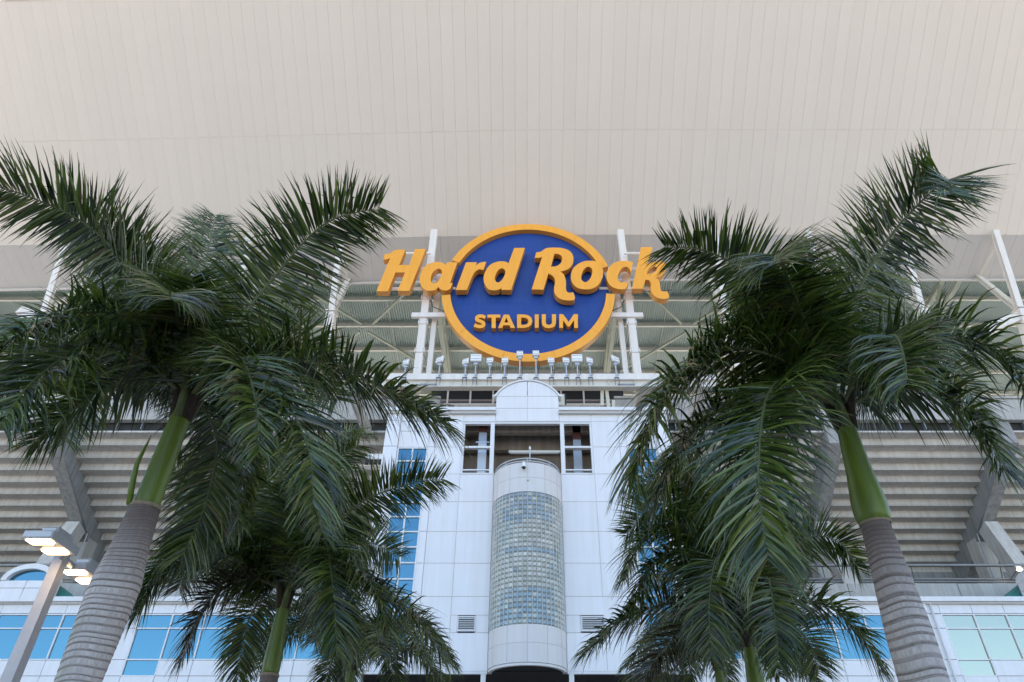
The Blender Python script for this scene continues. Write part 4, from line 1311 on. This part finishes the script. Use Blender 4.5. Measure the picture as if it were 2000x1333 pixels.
# ================================================================== PALMS
UP = np.array([0.0, 0.0, 1.0])
def catmull(pts, n):
    pts = [np.array(p, float) for p in pts]
    pts = [2 * pts[0] - pts[1]] + pts + [2 * pts[-1] - pts[-2]]
    # resample by arc length
    out = []
    for i in range(1, len(pts) - 2):
        p0, p1, p2, p3 = pts[i - 1:i + 3]
        for k in range(16):
            s = k / 16
            out.append(.5 * (2 * p1 + (p2 - p0) * s + (2 * p0 - 5 * p1 + 4 * p2 - p3) * s * s + (3 * p1 - p0 - 3 * p2 + p3) * s ** 3))
    out.append(pts[-2])
    out = np.array(out)
    d = np.concatenate([[0], np.cumsum(np.linalg.norm(np.diff(out, axis=0), axis=1))])
    t = np.linspace(0, d[-1], n)
    return np.stack([np.interp(t, d, out[:, j]) for j in range(3)], 1), d[-1]
def nrm(a): return a / np.maximum(np.linalg.norm(a, axis=-1, keepdims=True), 1e-9)

def frond(tree, pts, rng, lmax=.74, density=62, old=False, wid=.037, roll=0.0, droop=1.0, start=.10):
    n = 40
    path, length = catmull(pts, n)
    T = nrm(np.gradient(path, axis=0))
    # rachis
    rr = np.linspace(.030, .005, n)
    mb = MB(); mb.tube([Vector(p) for p in path[::2]], list(rr[::2]), 6)
    ra = mb.build('frond', M['rachis'], tree, smooth=True)
    m = max(20, int(length * density))
    t = np.linspace(start, 1.0, m)
    V = []; Fc = []; TP = []
    segs = 5
    base_idx = t * (n - 1)
    B0 = np.stack([np.interp(base_idx, np.arange(n), path[:, j]) for j in range(3)], 1)
    TT = nrm(np.stack([np.interp(base_idx, np.arange(n), T[:, j]) for j in range(3)], 1))
    N = nrm(UP - TT * (TT @ UP)[:, None] + 1e-4)
    # steady frame when the frond hangs straight down: lean on the outward direction
    outd = path[-1] - path[0]; outd[2] = 0; outd = nrm(outd)
    flat = np.abs(TT @ UP)
    k_ = np.clip((flat - .75) / .25, 0, 1)[:, None]
    alt = nrm(outd - TT * (TT @ outd)[:, None] + 1e-4)
    hang = np.where((TT @ UP) < 0, 1.0, -1.0)[:, None]
    N = nrm(N * (1 - k_ * .7) + alt * hang * k_ * .7)
    Sd = nrm(np.cross(TT, N))
    mid = len(TT) // 2
    tz_ = TT[int(mid * 1.2)][2]
    droop = droop * np.interp(tz_, [-.5, .1], [2.6, 1.0])
    vv = np.array([0, 0, CAMZ]) - B0[mid]; vv = vv / np.linalg.norm(vv)
    vp = vv - TT[mid] * (vv @ TT[mid]); vp = vp / (np.linalg.norm(vp) + 1e-6)
    if N[mid] @ vp < 0: vp = -vp
    roll = -math.atan2(np.cross(N[mid], vp) @ TT[mid], N[mid] @ vp) * rng.uniform(.35, .85) * np.interp(tz_, [-.45, .05], [.12, 1.0])
    if roll:
        c, s = math.cos(roll), math.sin(roll)
        Sd, N = Sd * c + N * s, N * c - Sd * s
    prof = np.interp(t, [0, .1, .3, .6, .85, 1.0], [.55, .85, 1.0, .98, .78, .50])
    for side in (-1, 1):
        lift = rng.choice([-.18, .12, .42], m) + rng.normal(0, .13, m)           # plumose: leaflets in several planes
        sweep = np.interp(t, [0, .6, 1], [.06, .27, .95]) + np.interp(tz_, [-.5, 0], [.30, 0]) + rng.normal(0, .12, m)
        d = nrm(Sd * side + TT * sweep[:, None] + N * lift[:, None])
        L = 1.13 * lmax * prof * rng.uniform(.82, 1.12, m)
        wv = TT - d * np.sum(TT * d, 1)[:, None]
        wv = nrm(wv + rng.normal(0, .25, (m, 3)))
        wv = nrm(wv - d * np.sum(wv * d, 1)[:, None])
        w0 = wid * rng.uniform(.75, 1.2, m) * np.interp(t, [0, .2, .8, 1], [.8, 1, .9, .6])
        gdr = droop * rng.uniform(.5, 1.6, m)
        kink = rng.random(m) < .10               # a few folded leaflets
        p = B0 + rng.normal(0, .004, (m, 3)); cur = d.copy()
        rows = []
        for s in range(segs + 1):
            f = s / segs
            ww = w0 * (.35 + .65 * min(1, f * 5)) if f < .2 else w0 * (1 - ((f - .2) / .8) ** 1.6)
            ww = np.maximum(ww, .0012)
            nb = np.cross(cur, wv)
            rows.append((p - wv * ww[:, None] / 2 + nb * ww[:, None] * .16, p.copy(), p + wv * ww[:, None] / 2 + nb * ww[:, None] * .16))
            step = L / segs
            g_ = (.012 + .17 * f * f) * gdr
            g_ = np.where(kink & (s == 2), g_ + 1.3, g_)
            cur = nrm(cur - UP * g_[:, None])
            p = p + cur * step[:, None]
            wv = nrm(wv - cur * np.sum(wv * cur, 1)[:, None])
        arr = np.stack([np.stack(r, 1) for r in rows], 1)      # m, segs+1, 3, 3
        o = len(V) and sum(len(a) for a in V)
        V.append(arr.reshape(-1, 3))
        tipl = np.where(rng.random(m) < .35, rng.uniform(.3, 1.0, m), 0) + np.where(rng.random(m) < .03, 1.5, 0)
        fr_ = np.linspace(0, 1, segs + 1)
        tv = np.clip((fr_[None] - .72) / .28, 0, 1) * np.minimum(tipl, 1)[:, None] + np.where(tipl > 1.2, .6, 0)[:, None]
        TP.append(np.repeat(np.clip(tv, 0, 1)[:, :, None], 3, 2).reshape(-1))
        idx = np.arange(m)[:, None] * ((segs + 1) * 3)
        q = []
        for s in range(segs):
            for c in range(2):
                a = s * 3 + c
                q.append([a, a + 1, a + 4, a + 3])
        q = np.array(q)
        Fc.append((idx[:, :, None] + q[None]).reshape(-1, 4) + o)
    V = np.concatenate(V); Fc = np.concatenate(Fc)
    me = bpy.data.meshes.new('leaflets')
    me.vertices.add(len(V)); me.vertices.foreach_set('co', V.ravel())
    me.loops.add(Fc.size); me.loops.foreach_set('vertex_index', Fc.ravel().astype(np.int32))
    me.polygons.add(len(Fc)); me.polygons.foreach_set('loop_start', np.arange(0, Fc.size, 4, dtype=np.int32))
    me.polygons.foreach_set('use_smooth', np.ones(len(Fc), bool))
    me.materials.append(M['leaf_old'] if old else M['leaf'])
    me.update(calc_edges=True); me.validate()
    ta = me.attributes.new('tip', 'FLOAT', 'POINT'); ta.data.foreach_set('value', np.concatenate(TP).astype(np.float32))
    o = bpy.data.objects.new('leaflets', me); COL.objects.link(o); o.parent = ra; o['kind'] = 'stuff'
    return ra

def palm(label, X, Y, z_ring, z_top, prof, ringgap, rng, lean=(0, 0), algae=0, shaft_prof=None, ringw=.35):
    t = thing('palm_tree', label, 'palm tree', (X, Y, 0), 'royal palms lining the entrance')
    # trunk
    zs, rs, sc = [], [], []
    z = 0.0; ring_n = 0
    while z < z_ring:
        gap = ringgap * rng.uniform(.6, 1.5) * (1 if z < z_ring - .5 else .6)
        r0 = np.interp(z / z_ring, [a for a, _ in prof], [b for _, b in prof])
        for f, dr_, s_ in ((0, -.0016, rng.uniform(.45, 1)), (.10, .0012, rng.uniform(.4, .95)), (ringw, .0012, rng.uniform(.25, .9)), (ringw + .22, .0008, 0), (.88, -.0004, 0), (.96, -.0014, .4)):
            zs.append(z + gap * f); rs.append(r0 + dr_); sc.append(s_)
        z += gap
    zs = np.array(zs); keep = zs < z_ring; zs = np.append(zs[keep], z_ring); rs = np.append(np.array(rs)[keep], prof[-1][1]); sc = np.append(np.array(sc)[keep], 1)
    nn = 40
    ph = np.linspace(0, 2 * math.pi, nn, endpoint=False)
    lx = X + lean[0] * (zs / z_top) ** 2; ly = Y + lean[1] * (zs / z_top) ** 2
    wob = np.cumsum(rng.normal(0, .002, len(zs)))
    tilt = .018 * np.sin(ph[None] + wob[:, None] * 9 + 1.0) + .008 * np.sin(3 * ph[None] + zs[:, None] * 2)
    rad = rs[:, None] * (1 + .012 * np.sin(2 * ph[None] + zs[:, None] * 1.3) + .008 * np.sin(5 * ph[None] + zs[:, None] * 3))
    fade = np.clip((z_ring - zs) / .15, 0, 1)[:, None]
    V = np.stack([lx[:, None] + rad * np.cos(ph), ly[:, None] + rad * np.sin(ph), zs[:, None] + tilt * fade], 2).reshape(-1, 3)
    fs = []
    for i in range(len(zs) - 1):
        for k in range(nn):
            fs.append((i * nn + k, i * nn + (k + 1) % nn, (i + 1) * nn + (k + 1) % nn, (i + 1) * nn + k))
    me = bpy.data.meshes.new('trunk'); me.from_pydata([tuple(v) for v in V], [], fs); me.materials.append(M['trunk'])
    me.polygons.foreach_set('use_smooth', [True] * len(me.polygons))
    def attr(nm, arr):
        a = me.attributes.new(nm, 'FLOAT', 'POINT'); a.data.foreach_set('value', np.asarray(arr, np.float32).ravel())
    attr('scar', np.repeat(sc, nn))
    attr('young', np.repeat(np.clip((zs - (z_ring - .95)) / .8, 0, 1) ** 1.1 * .85, nn))
    side = np.clip(-np.cos(ph) * 1.2 - .1 - .3 * np.sin(ph), 0, 1)
    attr('algae', (np.clip((z_ring - .9 - zs) / 1.2, 0, 1)[:, None] * side[None] * algae))
    me.update()
    tr = bpy.data.objects.new('trunk', me); COL.objects.link(tr); setp(tr, t)
    # crownshaft
    hs = z_top - z_ring
    pf = [(r, z_ring + hs * f) for f, r in shaft_prof]
    sub = []
    fr = np.linspace(0, 1, 24)
    rr = np.interp(fr, [f for f, _ in shaft_prof], [r for _, r in shaft_prof])
    tx = lambda z: (X + lean[0] * (z / z_top) ** 2, Y + lean[1] * (z / z_top) ** 2)
    pts = [Vector((*tx(z_ring + hs * f), z_ring + hs * f)) for f in fr]
    mb = MB(); mb.tube(pts, [float(x) for x in rr], 32)
    mb.build('crownshaft', M['shaft'], t, smooth=True)
    mb = MB()
    c = tx(z_ring)
    mb.lathe([(prof[-1][1] + .012, -.02), (prof[-1][1] + .016, 0), (prof[-1][1] + .004, .025)], (c[0], c[1], z_ring), 32)
    mb.build('ring_scar', mat('scar_tan', (.34, .26, .17), .8, var=.3, scale=20) if 'scar_tan' not in bpy.data.materials else bpy.data.materials['scar_tan'], t, smooth=True)
    return t, Vector((*tx(z_top), z_top))

def crown_bits(t, c, rng, n=7, s=1.0):
    for i in range(n):
        a = 2 * math.pi * i / n + rng.uniform(-.3, .3)
        d = Vector((math.cos(a), math.sin(a), 0))
        MB().tube([c + Vector((0, 0, -.28)) * s + d * .07 * s, c + d * .11 * s + Vector((0, 0, -.02)), c + d * .2 * s + Vector((0, 0, .28 * s))], [.055 * s, .06 * s, .028 * s], 8).build('frond_base', M['rachis'] if i % 2 else M['fibre'], t, smooth=True)

# --- front left palm
PROF = [(0, .27), (.35, .205), (.63, .198), (.73, .222), (.81, .238), (.9, .185), (1.0, .150)]
rng = np.random.default_rng(3)
zr = P(275, 992, 7).z; zt = P(362, 782, 7).z
t1, c1 = palm('big palm at the left whose pale trunk stands beside the lamp post', -4.22, 7.0, zr, zt, PROF, .052, rng, (.10, 0), 1.0,
              [(0, .128), (.05, .135), (.4, .128), (.8, .116), (1, .10)], .16)
crown_bits(t1, c1, rng)
def F3(lst, c): return [tuple(c)] + [tuple(P(*q)) for q in lst]
for lst, kw in (
    ([(300, 600, 6.8), (190, 455, 6.4), (60, 385, 5.9), (-70, 350, 5.5)], dict(lmax=.82)),
    ([(352, 665, 6.6), (345, 600, 5.9), (338, 572, 5.2), (335, 584, 4.75)], dict(lmax=.62, density=74)),
    ([(270, 630, 6.5), (150, 610, 6.0), (60, 640, 5.6), (-40, 700, 5.3)], dict(lmax=.80)),
    ([(300, 730, 7.2), (210, 755, 7.2), (130, 810, 7.1), (62, 866, 7.0)], dict(lmax=.72)),
    ([(420, 690, 7.0), (520, 560, 6.8), (630, 440, 6.4), (740, 405, 6.1)], dict(lmax=.80)),
    ([(450, 730, 7.0), (600, 700, 6.6), (745, 755, 6.3), (868, 828, 6.1)], dict(lmax=.78)),
    ([(430, 710, 6.6), (530, 745, 6.0), (600, 870, 5.7), (612, 985, 5.6)], dict(lmax=.70)),
    ([(378, 640, 7.4), (400, 520, 7.9), (415, 450, 8.3), (420, 420, 8.7)], dict(lmax=.70)),
    ([(330, 640, 7.4), (260, 520, 7.9), (200, 450, 8.4)], dict(lmax=.7)),
    ([(440, 690, 7.5), (520, 650, 8.2), (600, 680, 8.9), (660, 780, 9.2)], dict(lmax=.72)),
    ([(410, 760, 7.6), (450, 790, 8.3), (470, 900, 8.6), (465, 1020, 8.5)], dict(lmax=.72)),
    ([(300, 720, 7.6), (230, 700, 8.3), (170, 760, 8.9), (130, 860, 9.0)], dict(lmax=.68)),
    ([(280, 700, 6.6), (170, 680, 6.1), (70, 740, 5.7), (0, 830, 5.5)], dict(lmax=.78)),
    ([(400, 800, 7.7), (425, 870, 8.2), (400, 990, 8.5), (355, 1085, 8.5)], dict(lmax=.72)),
    ([(290, 690, 7.1), (180, 650, 7.2), (80, 690, 7.2), (0, 780, 7.2)], dict(lmax=.74)),
    ([(320, 640, 6.9), (250, 540, 6.7), (180, 470, 6.6), (110, 420, 6.5)], dict(lmax=.80)),
    ([(368, 660, 6.5), (378, 590, 6.0), (374, 540, 5.5)], dict(lmax=.66)),
    ([(420, 720, 6.5), (470, 700, 5.8), (500, 790, 5.4), (505, 880, 5.3)], dict(lmax=.62)),
    ): frond(t1, F3(lst, c1), rng, **kw)
# unopened spear sheath at the ring
a = P(252, 985, 6.9); b = P(268, 905, 6.85); d = P(296, 850, 6.8)
MB().tube([a, (a + b) / 2 + Vector((-.01, 0, 0)), b, d], [.03, .034, .026, .004], 10).build('flower_sheath', M['shaft'], t1, smooth=True)

# --- front right palm
rng = np.random.default_rng(11)
PROF2 = [(0, .27), (.35, .225), (.63, .218), (.75, .215), (.9, .172), (1.0, .148)]
zr = P(1706, 1022, 7).z; zt = P(1640, 800, 7).z
t2, c2 = palm('big palm at the right with widely ringed trunk and swollen green shaft', 3.69, 7.0, zr, zt, PROF2, .085, rng, (.07, 0), 0.25,
              [(0, .16), (.06, .185), (.18, .182), (.4, .145), (.7, .115), (1, .088)], .26)
crown_bits(t2, c2, rng)
for lst, kw in (
    ([(1665, 600, 6.8), (1740, 460, 6.4), (1822, 372, 6.0), (1852, 352, 5.6), (1862, 380, 5.4)], dict(lmax=.80)),
    ([(1595, 690, 6.6), (1545, 560, 5.8), (1518, 500, 5.1), (1512, 515, 4.65)], dict(lmax=.68, density=74)),
    ([(1560, 640, 6.9), (1470, 540, 6.6), (1380, 490, 6.4), (1300, 482, 6.2)], dict(lmax=.72)),
    ([(1560, 720, 6.6), (1430, 680, 6.2), (1320, 740, 5.9), (1255, 870, 5.8), (1240, 950, 5.8)], dict(lmax=.84)),
    ([(1560, 740, 6.4), (1500, 770, 5.8), (1482, 930, 5.4), (1500, 1090, 5.3)], dict(lmax=.84)),
    ([(1690, 700, 6.4), (1740, 655, 5.7), (1764, 690, 5.1), (1772, 750, 4.8)], dict(lmax=.66, density=60)),
    ([(1740, 690, 6.8), (1850, 655, 6.4), (1950, 690, 6.1), (2040, 800, 5.9)], dict(lmax=.80)),
    ([(1730, 760, 6.8), (1840, 770, 6.5), (1920, 840, 6.3), (1960, 915, 6.2)], dict(lmax=.72)),
    ([(1660, 640, 7.5), (1690, 540, 8.2), (1700, 500, 8.8)], dict(lmax=.7)),
    ([(1600, 680, 7.4), (1540, 590, 8.0), (1480, 580, 8.6), (1420, 640, 9.0)], dict(lmax=.72)),
    ([(1740, 720, 7.4), (1810, 690, 8.0), (1880, 740, 8.6), (1920, 830, 8.9)], dict(lmax=.7)),
    ([(1590, 760, 7.4), (1530, 780, 8.0), (1470, 860, 8.4), (1440, 960, 8.5)], dict(lmax=.75)),
    ([(1560, 760, 6.8), (1440, 780, 6.5), (1340, 860, 6.3), (1290, 960, 6.2)], dict(lmax=.78)),
    ([(1590, 650, 6.8), (1500, 610, 6.4), (1420, 640, 6.1), (1360, 720, 6.0)], dict(lmax=.78)),
    ): frond(t2, F3(lst, c2), rng, **kw)

SH = [(0, .13), (.06, .15), (.2, .148), (.6, .115), (1, .09)]
# --- second left palm
rng = np.random.default_rng(21)
Y2 = 12.6
a = P(529, 1319, Y2); b = P(559, 1158, Y2)
t3, c3 = palm('second palm on the left, its slim green shaft rising from the bottom edge', a.x, Y2, a.z, b.z, [(0, .25), (.5, .22), (1, .145)], .07, rng, (b.x - a.x, 0), 0, SH)
crown_bits(t3, c3, rng, 6)
for lst, kw in (
    ([(610, 1080, 12.2), (700, 985, 11.8), (800, 945, 11.5), (865, 935, 11.3)], dict(lmax=.72)),
    ([(500, 1090, 12.3), (420, 1040, 12.0), (340, 1080, 11.7), (275, 1170, 11.6)], dict(lmax=.80)),
    ([(480, 1100, 12.3), (400, 1075, 12.0), (320, 1120, 11.8), (262, 1200, 11.7)], dict(lmax=.80)),
    ([(500, 1080, 12.9), (440, 1030, 13.2), (390, 1060, 13.5), (350, 1150, 13.6)], dict(lmax=.76, old=True)),
    ([(500, 1130, 12.5), (430, 1150, 12.4), (385, 1210, 12.3), (355, 1285, 12.2)], dict(lmax=.74, old=True)),
    ([(600, 1080, 12.0), (635, 1060, 11.4), (650, 1150, 11.0), (658, 1270, 10.9)], dict(lmax=.74)),
    ([(630, 1130, 12.3), (720, 1140, 11.9), (810, 1200, 11.6), (870, 1290, 11.5)], dict(lmax=.80)),
    ([(560, 1060, 12.2), (580, 960, 11.6), (610, 960, 11.0), (630, 1040, 10.7)], dict(lmax=.78)),
    ([(540, 1060, 13.0), (520, 980, 13.6), (500, 960, 14.3)], dict(lmax=.76)),
    ([(480, 1110, 12.8), (420, 1060, 13.2), (360, 1060, 13.6), (310, 1110, 13.9)], dict(lmax=.78)),
    ([(640, 1090, 13.0), (720, 1060, 13.6), (780, 1090, 14.2)], dict(lmax=.72)),
    ([(520, 1170, 13.2), (490, 1200, 13.8), (470, 1280, 14.1), (465, 1330, 14.1)], dict(lmax=.70)),
    ([(620, 1170, 13.1), (660, 1200, 13.8), (690, 1290, 14.2)], dict(lmax=.74)),
    ([(470, 1080, 12.4), (400, 990, 12.0), (360, 930, 11.8), (330, 900, 11.6)], dict(lmax=.72)),
    ([(585, 1050, 12.4), (625, 950, 12.2), (670, 890, 12.1), (700, 870, 12.0)], dict(lmax=.72)),
    ([(540, 1040, 12.2), (520, 930, 11.8), (515, 880, 11.5), (520, 870, 11.2)], dict(lmax=.72)),
    ([(590, 1040, 12.8), (620, 920, 13.0), (670, 850, 13.2), (725, 850, 13.4)], dict(lmax=.78)),
    ([(530, 1040, 12.8), (480, 940, 13.0), (440, 900, 13.1), (390, 930, 13.2)], dict(lmax=.78)),
    ([(600, 1120, 12.0), (680, 1100, 11.5), (730, 1150, 11.2), (760, 1230, 11.1)], dict(lmax=.74)),
    ): frond(t3, F3(lst, c3), rng, density=56, **kw)

# --- second right palm
rng = np.random.default_rng(31)
a = P(1478, 1345, Y2); b = P(1458, 1232, Y2)
t4, c4 = palm('second palm on the right, its yellowish shaft low among hanging fronds', a.x, Y2, a.z, b.z, [(0, .25), (.5, .22), (1, .14)], .08, rng, (b.x - a.x, 0), 0, SH)
crown_bits(t4, c4, rng, 6)
for lst, kw in (
    ([(1390, 1190, 12.3), (1300, 1180, 12.0), (1210, 1215, 11.8), (1140, 1275, 11.6)], dict(lmax=.72)),
    ([(1400, 1100, 12.2), (1320, 1020, 11.8), (1255, 1050, 11.5), (1220, 1130, 11.4)], dict(lmax=.82)),
    ([(1510, 1120, 12.4), (1580, 1050, 12.1), (1640, 1060, 11.9), (1680, 1115, 11.8)], dict(lmax=.70)),
    ([(1530, 1185, 12.3), (1610, 1180, 12.0), (1680, 1240, 11.8), (1722, 1310, 11.7)], dict(lmax=.78)),
    ([(1400, 1210, 12.0), (1340, 1230, 11.6), (1280, 1290, 11.4), (1250, 1345, 11.3)], dict(lmax=.76, old=True)),
    ([(1430, 1130, 11.8), (1400, 1090, 11.2), (1385, 1180, 10.8), (1390, 1280, 10.7)], dict(lmax=.80)),
    ([(1450, 1100, 12.8), (1440, 1010, 13.4), (1420, 980, 14.0)], dict(lmax=.76)),
    ([(1490, 1120, 13.0), (1530, 1060, 13.6), (1580, 1080, 14.2)], dict(lmax=.74)),
    ([(1390, 1140, 13.0), (1320, 1110, 13.6), (1260, 1160, 14.1)], dict(lmax=.76)),
    ([(1520, 1220, 12.9), (1570, 1240, 13.5), (1600, 1310, 13.8)], dict(lmax=.72)),
    ([(1400, 1060, 12.4), (1350, 960, 12.0), (1300, 930, 11.7), (1245, 960, 11.5)], dict(lmax=.76)),
    ([(1420, 1090, 12.5), (1350, 1000, 12.3), (1280, 985, 12.1), (1222, 1045, 12.0)], dict(lmax=.84)),
    ([(1400, 1130, 12.1), (1330, 1075, 11.8), (1270, 1110, 11.6), (1232, 1195, 11.5)], dict(lmax=.84)),
    ([(1430, 1080, 12.9), (1390, 960, 13.2), (1340, 900, 13.5), (1290, 905, 13.8)], dict(lmax=.80)),
    ([(1480, 1150, 11.9), (1500, 1130, 11.3), (1515, 1220, 10.9), (1520, 1300, 10.8)], dict(lmax=.70)),
    ): frond(t4, F3(lst, c4), rng, density=56, **kw)

# --- third pair
for (px, lab, sd) in ((690, 'third palm on the left, farthest, only its fronds showing beside the tower foot', 41), (1400, 'third palm on the right, farthest, fronds showing near the bottom edge', 51)):
    rng = np.random.default_rng(sd)
    Y3 = 18.4
    c = P(px, 1285, Y3)
    t5, c5 = palm(lab, c.x, Y3, c.z - 1.4, c.z, [(0, .25), (.5, .22), (1, .145)], .08, rng, (0, 0), 0, SH)
    crown_bits(t5, c5, rng, 5)
    for k in range(11):
        az = 2 * math.pi * k / 11 + rng.uniform(-.2, .2)
        el = rng.uniform(.1, 1.0)
        d = np.array([math.cos(az), math.sin(az), 0]); b0 = np.array(c5)
        Lr = 2.7
        pts = [tuple(c5), tuple(b0 + d * Lr * .3 + UP * Lr * .30 * (el + .3)), tuple(b0 + d * Lr * .65 + UP * Lr * .38 * el), tuple(b0 + d * Lr * .95 + UP * Lr * (.25 * el - .25))]
        frond(t5, pts, rng, density=56, lmax=.74)
